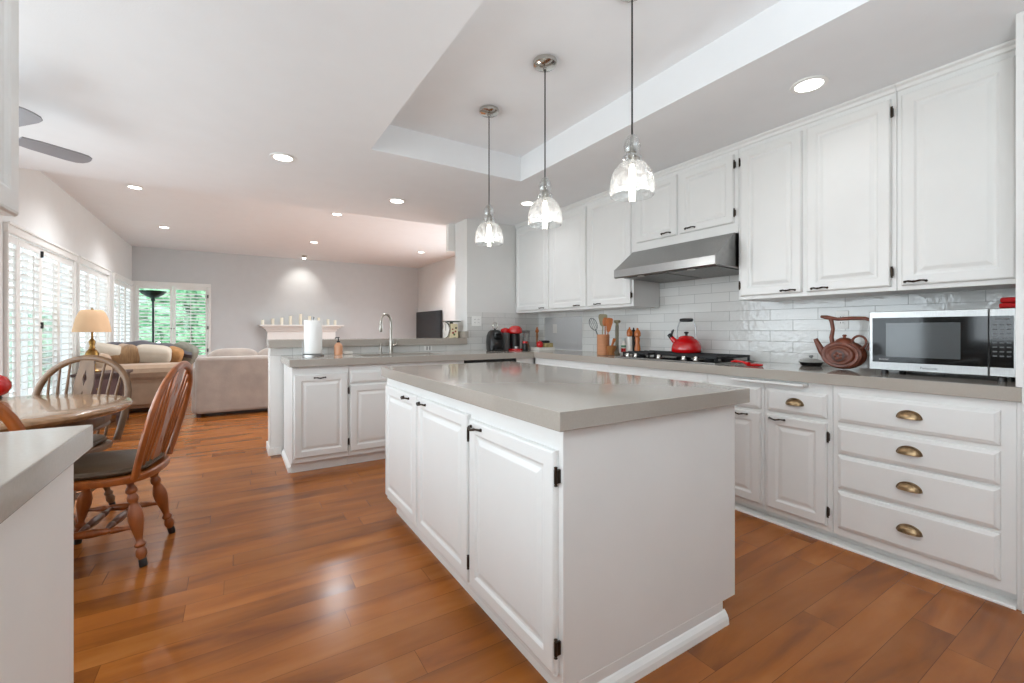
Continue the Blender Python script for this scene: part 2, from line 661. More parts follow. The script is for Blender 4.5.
struct(M().box(4.42, 4.58, 4.91, 9.3, 2.4, 3.0).box(4.42, 4.58, 9.3, BY, 0, 3.0).build('wall_living_side', WALLW), 'pale side wall behind the television')  # hidden stretch left open, added to let light into the living room
wr = M()
oy0, oy1, oz0, oz1 = 3.742, 4.452, 0.915, 1.305
wr.box(XR, XR + .12, -2.6, oy0, 0, ZC)
wr.box(XR, XR + .12, oy1, KY, 0, ZC)
wr.box(XR, XR + .12, oy0, oy1, oz1, ZC)
wr.box(XR, XR + .12, oy0, oy1, 0, oz0)
struct(wr.build('wall_right', WALLG), 'long kitchen wall')
struct(M().box(2.28, 4.58, KY, KY + .32, 0, ZC).build('wall_kitchen_end', WALLW), 'pale end wall of the kitchen with free standing edge')
struct(M().box(2.20, 2.40, 4.93, 5.0, 2.11, 2.44).build('trim_1', TRIM), 'short white boxed soffit beside the wall end')
struct(M().box(0.28, 2.28, KY + .0, KY + .30, 0, 0.985).build('wall_pony', PANELW), 'low white wall behind the sink counter')
bbm = M().box(.265, .31, KY - .012, KY + .315, 0, .07).box(.31, .37, KY - .012, KY, 0, .07)
struct(bbm.build('baseboard_pony', TRIM, bevel=.004))
struct(M().box(XL, 4.42, BY - .018, BY, 0, .10).build('baseboard_back', TRIM, bevel=.004))
# tiles
struct(M().box(XR - .008, XR, .42, oy0, .915, 1.70).box(XR - .008, XR, oy1, KY, .915, 1.5).box(XR - .008, XR, oy0, oy1, oz1, 1.5).build('wall_tile_long', TILE_R), 'glossy white tile backsplash of the long wall')
struct(M().box(2.28, XR, KY - .008, KY, .915, 1.36).box(.28, 2.28, KY - .008, KY, .915, .985).build('wall_tile_end', TILE_K), 'glossy white tile on the kitchen end wall')
# outside
struct(M().box(-30, 30, -20, 40, -0.35, -0.12).build('ground', BOUNCE_GROUND), 'ground outside the windows, made pale to bounce light indoors')  # pale tone chosen so the ground throws light up to the ceiling


def hedge(name, x0, x1, y0, y1, h, seed):
    r = random.Random(seed)
    mm = M()
    nb = int(max(x1 - x0, y1 - y0) * 16) + 6
    for k in range(nb):
        mm.ellipsoid((r.uniform(x0, x1), r.uniform(y0, y1), r.uniform(.1, h)), (r.uniform(.3, .5), r.uniform(.3, .5), r.uniform(.25, .5)), 12, 8)
    o = mm.build(name, LEAF, loc=(0.5 * (x0 + x1), 0.5 * (y0 + y1), -.12), smooth=True)
    return o


tag(hedge('hedge', -2.3, 0.4, 15.6, 16.6, 2.7, 3), 'green garden hedge outside the far window', 'hedge', kind='stuff')
tag(hedge('bush', -4.6, -3.6, 13.9, 15.2, 1.5, 5), 'green bush seen through the shutters of the window wall', 'bush', kind='stuff')


# shutters
def shutter(win, p0, along, w, z0, z1, nrm, name='shutter'):
    """one shutter leaf: stiles and rails, with louvers as its sub-part; p0 = corner (x, y)"""
    a = Vector((*along, 0))
    n = Vector((*nrm, 0))
    o = Vector((*p0, 0))
    st = .05
    th = .03

    def bx(mm, u0, u1, d0, d1, za, zb):
        pts = [o + a * u + n * d for u, d in ((u0, d0), (u1, d0), (u1, d1), (u0, d1))]
        mm.prism([(p.x, p.y, za) for p in pts], (0, 0, zb - za))
    f = M()
    bx(f, .003, st, -th, 0, z0, z1)
    bx(f, w - st, w - .003, -th, 0, z0, z1)
    bx(f, st, w - st, -th, 0, z0, z0 + .09)
    bx(f, st, w - st, -th, 0, z1 - .075, z1)
    leaf = f.build(name, TRIM, win, bevel=.003, bseg=1)
    lv = M()
    z = z0 + .13
    while z < z1 - .1:
        dz = .010
        pts = []
        for d, zz in ((-.045, z - dz), (-.045, z - dz + .008), (.018, z + dz + .008), (.018, z + dz)):
            q = o + a * st + n * d
            pts.append((q.x, q.y, zz))
        lv.prism(pts, a * (w - 2 * st))
        z += .072
    lv.build('louvers', TRIM, leaf)
    rod = M()
    bx(rod, w / 2 - .006, w / 2 + .006, .02, .032, z0 + .13, z1 - .12)
    rod.build('tilt_rod', TRIM, leaf)
    return leaf


def hinge_on(win, x, y, zs, dx=.012):
    for z in zs:
        M().box(x - dx, x + dx, y - .012, y + .012, z - .035, z + .035).build('hinge', BLACK, win)


def wall_window(k, y0, y1, leaves, zlo, label, shut=True):
    w = thing('window_%d' % k, label, 'window', (XL, .5 * (y0 + y1), 0))
    struct(w)
    f = M()
    f.box(XL, XL + .035, y0 - .02, y1 + .02, 2.06, 2.15)
    f.box(XL + .035, XL + .05, y0 - .03, y1 + .03, 2.13, 2.155)
    f.box(XL - .1, XL + .03, y0 - .005, y0 + .02, zlo, 2.07)
    f.box(XL - .1, XL + .03, y1 - .02, y1 + .005, zlo, 2.07)
    f.build('window_frame', TRIM, w, bevel=.003, bseg=1)
    M().box(XL - .13, XL - .124, y0, y1, zlo + .02, 2.1).build('window_pane', GLASS_W, w)
    n = len(leaves)
    mull = M()
    for i in range(0, n, 2):
        mull.box(XL - .14, XL - .10, leaves[i][0] - .01, leaves[i][0] + .03, zlo, 2.1)
    mull.box(XL - .14, XL - .10, y0, y1, zlo, zlo + .06)
    mull.build('mullion', TRIM, w)
    for a, b in (leaves if shut else ()):
        shutter(w, (XL + .005, a), (0, 1), b - a, zlo + .03, 2.055, (1, 0))
    return w


w1 = wall_window(1, 5.95, 8.03, [(5.95, 6.265), (6.265, 6.85), (6.85, 7.44), (7.44, 8.01)], 0.02, 'tall shuttered window beside the dining table')
hinge_on(w1, XL + .012, 6.86, (1.98, 1.2, .4))
w2 = wall_window(2, 8.19, 9.88, [(8.19, 8.74), (8.74, 9.31), (9.31, 9.86)], 0.02, 'tall shuttered window behind the table lamp')
hinge_on(w2, XL + .012, 8.20, (1.95, 1.2, .4))
w3 = wall_window(3, 10.22, 11.90, [(10.22, 10.78), (10.78, 11.34), (11.34, 11.88)], 0.02, 'tall shuttered window nearest the far corner')
hinge_on(w3, XL + .012, 10.23, (1.95, 1.2, .4))
w4 = wall_window(4, 2.0, 4.8, [(2.0, 2.7), (2.7, 3.4), (3.4, 4.1), (4.1, 4.8)], 0.35, 'clear window over the dining table', False)
w6 = wall_window(6, -1.6, 1.6, [(-1.6, -.8), (-.8, 0.0), (0.0, .8), (.8, 1.6)], 0.95, 'clear unseen window of the near kitchen end, added to let in light', False)  # out of view, added so light reaches the island side and cabinet fronts
# far window
w5 = thing('window_5', 'shuttered far window with garden greenery behind', 'window', (-1.11, BY, .5))
struct(w5)
f = M()
f.box(-1.785, -0.44, BY - .035, BY, 2.10, 2.18).box(-1.785, -1.735, BY - .035, BY + .05, .45, 2.10).box(-.49, -.44, BY - .035, BY + .05, .45, 2.10).box(-1.80, -.42, BY - .05, BY, .43, .50)
f.build('window_frame', TRIM, w5, bevel=.004, bseg=1)
M().box(-1.74, -.49, BY + .12, BY + .126, .5, 2.12).build('window_pane', GLASS_W, w5)
shutter(w5, (-1.735, BY - .005), (1, 0), .615, .51, 2.10, (0, -1))
shutter(w5, (-1.12, BY - .005), (1, 0), .63, .51, 2.10, (0, -1))
hinge_on(w5, -.495, BY - .03, (1.9, 1.2, .7))
knm = M()
for x in (-1.145, -1.095):
    knm.ellipsoid((x, BY - .045, 1.18), (.012, .014, .012), 10, 6)
knm.build('knob', BLACK, w5, smooth=True)

# pass-through niche wall beyond the long wall
struct(M().box(XR + .12, 5.0, KY - .016, KY - .001, .0, ZC).build('wall_hall', WALLG), 'grey hall wall seen through the opening')
struct(M().box(5.0, 5.1, -2.7, KY + .32, .0, ZC).build('wall_hall_side', WALLG), 'far side wall of the hall')
hl = bpy.data.lights.new('hall_fill', 'POINT')  # added fill with no lamp in view, brightens the wall behind the opening
hl.energy = 24
hl.shadow_soft_size = .12
ho = bpy.data.objects.new('hall_fill', hl)
COL.objects.link(ho)
ho.location = (4.45, 4.2, 2.2)
sw = thing('light_switch', 'white light switch on grey hall wall through the opening', 'light switch', (3.54, KY - .016, 1.16))
M().box(3.51, 3.58, KY - .024, KY - .016, 1.11, 1.225).build('cover_plate', OUTW, sw, bevel=.003)
M().box(3.536, 3.554, KY - .030, KY - .024, 1.15, 1.185).build('toggle', OUTW, sw, bevel=.002)


# ------------------------------------------------------------------ cabinets
DOOR = [(0, 0), (0, .012), (.004, .018), (.009, .020), (.050, .020), (.056, .0165), (.060, .0125), (.066, .0115), (.070, .0115), (.088, .0175), (.092, .0180)]
DRAWER = [(0, 0), (0, .010), (.005, .014), (.012, .0165), (.016, .020), (.020, .0205)]


class Face:
    """a cabinet front: 'X' fronts look to -X at x = f and run along Y; 'Y' fronts look to -Y at y = f and run along X; 'R' look to +X"""

    def __init__(s, kind, f):
        s.kind, s.f = kind, f
        s.n = Vector({'X': (-1, 0, 0), 'Y': (0, -1, 0), 'R': (1, 0, 0)}[kind])
        s.a = Vector((1, 0, 0)) if kind == 'Y' else Vector((0, 1, 0))

    def p(s, u, d, z):
        if s.kind == 'Y':
            return Vector((u, s.f - d, z))
        return Vector((s.f + s.n.x * d, u, z))

    def box(s, mm, u0, u1, d0, d1, z0, z1):
        a, b = s.p(u0, d0, z0), s.p(u1, d1, z1)
        return mm.box(min(a.x, b.x), max(a.x, b.x), min(a.y, b.y), max(a.y, b.y), min(z0, z1), max(z0, z1))


def bow_handle(fc, par, u, z, L=.088, d0=.02, m=None):
    mm = M()
    pts, rr = [], []
    for k in range(13):
        t = k / 12
        pts.append(fc.p(u - L / 2 + L * t, d0 + .006 + .020 * math.sin(PI * t) ** .7, z + .0025 * math.sin(3 * PI * t)))
        rr.append(.0034 + .0018 * math.sin(PI * t) + .0008 * math.sin(9 * PI * t))
    mm.tube(pts, rr, 8)
    for e in (-1, 1):
        mm.lathe_between(fc.p(u + e * L * .47, d0 - .001, z), fc.p(u + e * L * .47, d0 + .010, z), [(0, .007), (.4, .0065), (1, .004)], 10)
    return mm.build('handle', m or BRONZE, par, smooth=True)


def cup_pull(fc, par, u, z, w=.088, h=.034, d=.026, d0=.0205):
    mm = M()
    R = []
    nt, nf = 18, 7
    for i in range(nt + 1):
        t = PI * i / nt
        row = []
        for j in range(nf + 1):
            ph = PI / 2 * j / nf
            row.append(fc.p(u - w / 2 * math.cos(t), d0 + d * max(math.sin(t), .02) ** .8 * math.sin(ph), z + h * max(math.sin(t), .02) ** .8 * math.cos(ph)))
        R.append(row)
    n = nf + 1
    v = [p for r in R for p in r]
    fs = []
    for i in range(nt):
        for j in range(nf):
            fs.append((i * n + j, i * n + j + 1, (i + 1) * n + j + 1, (i + 1) * n + j))
    mm.add(v, fs)
    # rolled rim
    mm.tube([fc.p(u - (w / 2 + .003) * math.cos(PI * i / 16), d0 + .001, z + (h + .003) * math.sin(PI * i / 16)) for i in range(17)], .0028, 6)
    mm.tube([fc.p(u - w / 2 * math.cos(PI * i / 16), d0 + d * math.sin(PI * i / 16) ** .8, z) for i in range(17)], .002, 6)
    return mm.build('cup_handle', CUPM, par, smooth=True, angle=60)


def hinge(fc, par, u, z):
    mm = M()
    mm.lathe_between(fc.p(u, .016, z - .030), fc.p(u, .016, z + .030), [(0, .002), (.04, .006), (.12, .004), (.16, .0055), (.84, .0055), (.88, .004), (.96, .006), (1, .002)], 10)
    fc.box(mm, u - .004, u + .003, .0, .0145, z - .020, z + .020)
    return mm.build('hinge', BRONZE, par, smooth=True, angle=30)


def front(fc, root, kind, u0, u1, z0, z1, handle=None, hg=None, hz=None):
    mm = M()
    o = fc.p(u0, 0, z0)
    mm.panel(o, fc.a, fc.n, u1 - u0, z1 - z0, DOOR if kind == 'door' else DRAWER)
    d = mm.build('door' if kind == 'door' else 'drawer', WHITE, root)
    if handle:
        if handle[0] == 'bow':
            bow_handle(fc, d, handle[1], handle[2], d0=.02)
        else:
            cup_pull(fc, d, handle[1], handle[2])
    if hg:
        u = u0 - .006 if hg == 'lo' else u1 + .006
        for z in (hz or (z0 + .075, z1 - .075)):
            hinge(fc, d, u, z)
    return d


def cab_body(fc, root, u0, u1, depth, z0, z1, name='cabinet_body', m=None):
    mm = M()
    fc.box(mm, u0, u1, 0, -depth, z0, z1)
    return mm.build(name, m or WHITE, root, bevel=.0015, bseg=1)


# ---- island
isl = thing('kitchen_island', 'white island cabinet under thick greige slab in the middle of the kitchen', 'kitchen island', (1.26, 1.9, 0))
ix0, ix1, iy0, iy1 = .822, 1.705, 1.02, 2.785
body = M()
body.box(ix0, ix1, iy0, iy1, .085, .857)
body.box(ix0 + .06, ix1 - .082, iy0, iy1 - .05, .0, .085)
body.build('cabinet_body', WHITE, isl, bevel=.0015, bseg=1)
fi = Face('X', ix0)
front(fi, isl, 'door', 1.04, 1.600, .118, .790, ('bow', 1.535, .765), 'lo', (.205, .715))
front(fi, isl, 'door', 1.618, 2.198, .118, .805, ('bow', 2.115, .778), 'lo', (.205, .725))
front(fi, isl, 'door', 2.214, 2.765, .118, .805, ('bow', 2.36, .778))
mo = M()
mo.prism([(ix0 + .048, iy0 - .018, 0), (ix0 + .048, iy0 - .016, .022), (ix0 + .048, iy0 - .012, .034), (ix0 + .048, iy0 - .004, .046), (ix0 + .048, iy0 + .002, .052), (ix0 + .048, iy0 + .002, 0)], (ix1 - .07 - ix0 - .048, 0, 0))
mo.build('base_moulding', TRIM, isl)
mo = M()
mo.prism([(ix0 + .044, iy0, 0), (ix0 + .046, iy0, .03), (ix0 + .062, iy0, .052), (ix0 + .062, iy0, 0)], (0, iy1 - .05 - iy0, 0))
mo.build('toe_moulding', TRIM, isl)
itop = M().box(.788, 1.764, .992, 2.805, .857, .915).build('island_worktop', QUARTZ, loc=(1.276, 1.9, .857), bevel=.0025)
tag(itop, 'thick greige quartz slab on top of the white island', 'countertop')

# ---- long run, right
FXB = 2.73


def toe(fc, root, u0, u1, back=.05, sh=.018):
    mm = M()
    fc.box(mm, u0, u1, -back, -.5, 0, .06)
    mm.build('toe_kick', WHITE, root)
    mm = M()
    pts = [(-back, 0), (sh, 0), (sh, .008), (sh - .004, .011), (-back, .014)]
    a = [fc.p(u0, d, z) for d, z in pts]
    mm.prism(a, fc.a * (u1 - u0))
    mm.build('shoe_moulding', TRIM, root)


fr_ = Face('X', FXB)
k = thing('drawer_cabinet', 'white base cabinet of four wide drawers with brass cup pulls under the microwave', 'cabinet', (3.0, .75, 0))
cab_body(fr_, k, .425, 1.083, .56, .055, .855)
toe(fr_, k, .425, 1.083)
for z0, z1 in ((.664, .812), (.498, .640), (.310, .486), (.098, .294)):
    front(fr_, k, 'drawer', .470, 1.058, z0, z1, ('cup', .762, .5 * (z0 + z1) - .008))
k = thing('base_cabinet', 'white base cabinet with one drawer above one door beside the four drawer unit', 'cabinet', (3.0, 1.26, 0), group=None)
cab_body(fr_, k, 1.085, 1.445, .56, .055, .855)
toe(fr_, k, 1.085, 1.445)
front(fr_, k, 'drawer', 1.109, 1.425, .668, .800, ('cup', 1.267, .722))
front(fr_, k, 'door', 1.109, 1.425, .088, .645, ('bow', 1.365, .625), 'lo', (.165, .57))
k = thing('base_cabinet', 'white base cabinet half hidden behind the island end, under the pull-out board', 'cabinet', (3.0, 1.64, 0))
cab_body(fr_, k, 1.447, 1.83, .56, .055, .855)
toe(fr_, k, 1.447, 1.83)
front(fr_, k, 'drawer', 1.465, 1.812, .668, .800)
front(fr_, k, 'door', 1.465, 1.812, .088, .645, ('bow', 1.585, .625))
k = thing('cooktop_cabinet', 'white base cabinet below the gas cooktop', 'cabinet', (3.0, 2.28, 0))
cab_body(fr_, k, 1.832, 2.76, .56, .055, .855)
toe(fr_, k, 1.832, 2.76)
for a, b in ((1.85, 2.285), (2.305, 2.745)):
    front(fr_, k, 'drawer', a, b, .668, .800)
    front(fr_, k, 'door', a, b, .088, .645, ('bow', .5 * (a + b), .62))
k = thing('corner_cabinet', 'white base cabinet between cooktop and dishwasher corner', 'cabinet', (3.0, 3.3, 0))
cab_body(fr_, k, 2.762, 3.86, .56, .055, .855)
toe(fr_, k, 2.762, 3.86)
for a, b in ((2.78, 3.28), (3.30, 3.80)):
    front(fr_, k, 'drawer', a, b, .668, .800)
    front(fr_, k, 'door', a, b, .088, .645)
brd = M().box(2.672, 2.7298, 1.205, 1.640, .832, .846).build('pull_out_board', WHITE, loc=(2.88, 1.42, .832), bevel=.003)
tag(brd, 'white pull-out cutting board just under the long greige counter', 'cutting board')

# worktop: long run and sink run in one L
sx0, sx1, sy0, sy1 = .98, 1.74, 4.00, 4.40
xs = sorted([.366, sx0, sx1, 2.70, XR - .008])
ys = sorted([.408, 3.842, sy0, sy1, KY - .009])


def in_top(x, y):
    if x > 2.70:
        return True
    return y > 3.842 and not (sx0 < x < sx1 and sy0 < y < sy1)


wt = cells(xs, ys, in_top, .856, .915).build('long_worktop', QUARTZ, loc=(2.7, 3.8, .856), bevel=.0025)
tag(wt, 'long greige quartz counter running under cooktop, microwave and sink', 'countertop')

# ---- sink run
FY = Face('Y', 3.89)
k = thing('waste_cabinet', 'white pull-out cabinet at the open end of the sink counter', 'cabinet', (.6, 4.2, 0))
cab_body(FY, k, .388, .818, .66, .085, .855)
mm = M()
FY.box(mm, .388, .818, -.05, -.66, 0, .085)
mm.build('toe_kick', WHITE, k)
mm = M().prism([(.371, 3.955, 0), (.371, 3.958, .02), (.371, 3.966, .035), (.371, 3.985, .04), (.371, 3.985, 0)], (.447, 0, 0))
mm.prism([(.369, 3.955, 0), (.373, 3.955, .03), (.388, 3.955, .05), (.388, 3.955, 0)], (0, .62, 0))
mm.build('base_moulding', TRIM, k)
front(FY, k, 'door', .402, .811, .124, .792, ('bow', .593, .762), 'hi', (.21, .64))
k = thing('sink_base_cabinet', 'white base cabinet with drawer front and door below the sink', 'cabinet', (1.35, 4.2, 0))
mm = M()
FY.box(mm, .82, 1.90, 0, -.66, .085, .68)
FY.box(mm, .82, 1.90, 0, -.06, .68, .855)
FY.box(mm, .82, .945, -.06, -.60, .68, .855)
FY.box(mm, 1.775, 1.90, -.06, -.60, .68, .855)
FY.box(mm, .82, 1.90, -.60, -.66, .68, .855)
mm.build('cabinet_body', WHITE, k)
mm = M()
FY.box(mm, .82, 1.90, -.05, -.66, 0, .085)
mm.build('toe_kick', WHITE, k)
M().prism([(.82, 3.955, 0), (.82, 3.958, .02), (.82, 3.966, .035), (.82, 3.985, .04), (.82, 3.985, 0)], (1.08, 0, 0)).build('base_moulding', TRIM, k)
for a, b in ((.832, 1.34), (1.36, 1.88)):
    front(FY, k, 'drawer', a, b, .700, .800)
    front(FY, k, 'door', a, b, .124, .686)
k = thing('dishwasher', 'dishwasher with black control strip under the counter corner', 'dishwasher', (2.21, 4.2, 0))
mm = M()
FY.box(mm, 1.915, 2.50, .0, -.6, .09, .80)
mm.build('door_panel', WHITE, k, bevel=.004)
mm = M()
FY.box(mm, 1.915, 2.50, .012, -.6, .803, .853)
mm.build('control_strip', BLACKG, k, bevel=.003)
mm = M()
FY.box(mm, 1.93, 2.49, -.06, -.55, 0, .088)
mm.build('kick_plate', BLACK, k)
k = thing('corner_filler', 'narrow white filler cabinet between dishwasher and long run', 'cabinet', (2.6, 4.2, 0))
cab_body(FY, k, 2.505, 2.728, .66, .0, .855)

# ledge on the pony wall, with its upstand at the wall end
lg = M().box(.265, 2.26, KY - .045, KY + .36, .986, 1.058)
lg.box(2.235, 2.279, KY - .045, KY + .33, 1.058, 1.135)
tag(lg.build('bar_ledge', QUARTZ, loc=(1.25, KY + .15, .985), bevel=.002), 'raised greige quartz ledge behind the sink', 'countertop')

# ---- upper cabinets
FU = Face('X', 2.95)


def crown(root, u0, u1):
    mm = M()
    pts = [(0, 2.40), (.010, 2.405), (.014, 2.42), (.026, 2.43), (.028, 2.4395), (0, 2.4395)]
    mm.prism([FU.p(u0, d, z) for d, z in pts], FU.a * (u1 - u0))
    mm.build('crown_moulding', WHITE, root)


UG = 'white wall cabinets above the long counter'
k = thing('wall_cabinet', 'white single door wall cabinet above the microwave', 'wall cabinet', (3.1, .66, 1.357), group=UG)
cab_body(FU, k, .425, .878, .34, 1.357, 2.44)
crown(k, .425, .878)
front(FU, k, 'door', .459, .857, 1.380, 2.372, ('bow', .80, 1.398), 'lo', (1.455, 2.30))
k = thing('wall_cabinet', 'white double door wall cabinet between the hood and the microwave corner', 'wall cabinet', (3.1, 1.31, 1.357), group=UG)
cab_body(FU, k, .88, 1.738, .34, 1.357, 2.44)
crown(k, .88, 1.738)
front(FU, k, 'door', .902, 1.306, 1.380, 2.372, ('bow', 1.235, 1.398), 'lo', (1.455, 2.30))
front(FU, k, 'door', 1.334, 1.718, 1.380, 2.372, ('bow', 1.41, 1.398), 'hi', (1.455, 2.30))
k = thing('wall_cabinet', 'short white double door wall cabinet directly over the steel hood', 'wall cabinet', (3.1, 2.2, 1.825), group=UG)
cab_body(FU, k, 1.74, 2.683, .34, 1.825, 2.44)
crown(k, 1.74, 2.683)
front(FU, k, 'door', 1.768, 2.206, 1.897, 2.372, ('bow', 2.11, 1.925), 'lo', (1.965, 2.30))
front(FU, k, 'door', 2.234, 2.640, 1.897, 2.372, ('bow', 2.33, 1.925))
k = thing('wall_cabinet', 'white double door wall cabinet left of the hood above the utensil crock', 'wall cabinet', (3.1, 3.27, 1.357), group=UG)
cab_body(FU, k, 2.685, 3.872, .34, 1.357, 2.44)
crown(k, 2.685, 3.872)
front(FU, k, 'door', 2.708, 3.252, 1.380, 2.372, ('bow', 3.12, 1.398), 'lo', (1.455, 2.30))
front(FU, k, 'door', 3.290, 3.858, 1.380, 2.372, ('bow', 3.42, 1.398))
k = thing('wall_cabinet', 'white single door wall cabinet in the corner above the coffee machines', 'wall cabinet', (3.1, 4.22, 1.357), group=UG)
cab_body(FU, k, 3.874, 4.58, .34, 1.357, 2.44)
crown(k, 3.874, 4.58)
front(FU, k, 'door', 3.905, 4.555, 1.380, 2.372, ('bow', 4.02, 1.398))

# ---- hood
k = thing('range_hood', 'stainless steel range hood over the cooktop', 'range hood', (3.0, 2.21, 1.56))
hy0, hy1 = 1.752, 2.675
hp = [(3.29, 1.824), (2.925, 1.824), (2.715, 1.660), (2.700, 1.652), (2.700, 1.588), (2.715, 1.580), (2.73, 1.592), (3.29, 1.575)]
M().prism([(x, hy0, z) for x, z in hp], (0, hy1 - hy0, 0)).build('hood_shell', STEEL, k, bevel=.003)
for a, b in ((hy0 + .04, 2.20), (2.22, hy1 - .04)):
    ft = M()
    ft.prism([(2.78, a, 1.5905), (3.24, a, 1.577), (3.24, a, 1.571), (2.78, a, 1.584)], (0, b - a, 0))
    ft.build('filter', mat('grey_mesh_filter', (120, 119, 116), .45, .9, var=.25, scale=90), k)
for y in (1.98, 2.44):
    M().lathe([(.028, 0), (.028, .006)], (2.765, y, 1.579), 16).build('hood_lamp', CERAM, k, smooth=True)

# ---- tall oven cabinet at the right edge
k = thing('oven_cabinet', 'tall white oven cabinet at the end of the long counter', 'oven cabinet', (3.0, 0.0, 0))
mm = M()
mm.box(2.70, XR, .402, .424, .917, ZC).box(2.70, XR, .402, .4075, .0, .917).box(2.725, XR, .4075, .4245, .0, .855)
mm.box(2.74, XR, -.40, .402, .0, ZC)
mm.box(2.70, 2.74, .385, .402, .1, ZC).box(2.70, 2.74, -.40, -.37, .1, ZC)
mm.box(2.70, 2.74, -.37, .385, 1.48, ZC).box(2.70, 2.74, -.37, .385, .82, .92).box(2.70, 2.74, -.37, .385, .1, .33)
mm.build('cabinet_body', WHITE, k, bevel=.0015, bseg=1)
fo = Face('X', 2.70)
for z0, z1 in ((.925, 1.475), (.335, .815)):
    mm = M().box(2.685, 2.74, -.365, .380, z0, z1)
    od = mm.build('oven_door', STEEL, k, bevel=.004)
    M().box(2.682, 2.686, -.28, .30, z0 + .08, z1 - .14).build('oven_window', BLACKG, od)
    M().tube([(2.645, -.3, z1 - .06), (2.645, .32, z1 - .06)], .011, 10).build('oven_handle', CHROME, od, smooth=True)

# ---- near counter and cabinet at the left edge
k = thing('near_counter_cabinet', 'white panelled base of the pale counter nearest the camera', 'cabinet', (-.75, .6, 0))
M().box(-1.5, -.325, -1.2, 1.455, .0, .857).build('cabinet_body', PANELW, k, bevel=.002)
tag(M().box(-1.55, -.297, -1.25, 1.487, .857, .915).build('near_worktop', QUARTZ, loc=(-.9, .1, .857), bevel=.0025), 'pale grey quartz counter nearest the camera, at the picture edge', 'countertop')
FRR = Face('R', -.44)
k = thing('wall_cabinet', 'white wall cabinet hanging above the near counter, cut by the picture edge', 'wall cabinet', (-.6, .8, 1.42), group=None)
cab_body(FRR, k, -.2, 1.478, .33, 1.412, 2.44)
front(FRR, k, 'door', .66, 1.476, 1.412, 2.42)
front(FRR, k, 'door', -.18, .64, 1.412, 2.42)

# ------------------------------------------------------------------ lights of the room
PG = 'glass pendant lights over the island'


def pendant(y, label):
    k = thing('pendant_light', label, 'pendant light', (1.468, y, 1.735), group=PG)
    x = 1.468
    M().lathe([(.0, 2.650), (.066, 2.650), (.068, 2.644), (.066, 2.628), (.058, 2.622), (.012, 2.618), (.010, 2.600)], (x, y, 0), 28).build('canopy', CHROME, k, smooth=True)
    M().tube([(x, y, 2.61), (x, y, 2.0)], .0038, 8).build('cord', BLACK, k, smooth=True)
    prof = [(.010, 2.000), (.020, 1.994), (.031, 1.974), (.036, 1.950), (.031, 1.928), (.022, 1.914), (.034, 1.910), (.043, 1.902), (.040, 1.894), (.033, 1.888),
            (.042, 1.882), (.058, 1.870), (.074, 1.852), (.086, 1.830), (.093, 1.805), (.0965, 1.780), (.097, 1.758), (.093, 1.735)]
    inn = [(r - .003, z) for r, z in prof[::-1]]
    M().lathe(prof + inn, (x, y, 0), 36, cap0=False, cap1=False).build('glass_shade', GLASS_P, k, smooth=True, angle=70)
    M().lathe([(.005, 2.0), (.008, 1.995), (.008, 1.93), (.018, 1.925), (.02, 1.90), (.018, 1.868), (.010, 1.866)], (x, y, 0), 18).build('socket', NICKEL, k, smooth=True)
    M().lathe([(.006, 1.867), (.011, 1.86), (.015, 1.835), (.015, 1.79), (.010, 1.765), (.002, 1.757)], (x, y, 0), 16).build('bulb', BULB, k, smooth=True)
    l = bpy.data.lights.new('pendant_glow', 'POINT')
    l.energy = 4.5
    l.color = (1, .97, .94)
    l.shadow_soft_size = .03
    o = bpy.data.objects.new('pendant_glow', l)
    COL.objects.link(o)
    o.location = (x, y, 1.715)


pendant(1.345, 'clear glass pendant light nearest the camera over the island')
pendant(1.981, 'clear glass pendant light in the middle of the row of three')
pendant(2.619, 'clear glass pendant light at the far end of the island')

DG = 'recessed ceiling downlights'


def downlight(x, y, zc, label, power=30, r=.082):
    k = thing('recessed_light', label, 'recessed light', (x, y, zc - .008), group=DG)
    M().lathe([(r, .008), (r + .004, .004), (r + .002, 0), (r - .018, -.001), (r - .020, .004), (r - .02, .008)], (x, y, zc - .008), 32, cap0=False, cap1=False).build('trim_ring', TRIM, k, smooth=True)
    M().lathe([(r - .019, 0), (r - .019, .006)], (x, y, zc - .007), 28).build('lens', DISC, k)
    l = bpy.data.lights.new('downlight_beam', 'SPOT')
    l.energy = power
    l.spot_size = math.radians(150)
    l.spot_blend = 0.9
    l.shadow_soft_size = .06
    l.color = (.95, .97, 1.0)
    o = bpy.data.objects.new('downlight_beam', l)
    COL.objects.link(o)
    o.location = (x, y, zc - .03)


downlight(2.55, 1.122, ZC, 'lit recessed downlight in front of the wall cabinets', 5)
downlight(2.525, 3.697, ZC, 'lit recessed downlight half behind the middle pendant', 7)
downlight(.309, 3.689, ZC, 'lit recessed downlight above the open floor before the sink counter', 15)
downlight(1.373, 4.322, ZC, 'lit recessed downlight above the sink', 15)
downlight(-1.025, 7.02, ZL, 'lit recessed downlight in the living ceiling just past the step, by the window wall', 75)
downlight(-1.006, 9.485, ZL, 'lit recessed downlight deeper in the living room near the far window', 75)
downlight(1.314, 7.03, ZL, 'lit recessed downlight of the living room just past the ceiling step, left of the sink', 150)
downlight(1.345, 9.51, ZL, 'lit recessed downlight further in, before the mantel', 150)
downlight(3.548, 9.45, ZL, 'lit recessed downlight by the wall with the television', 150)
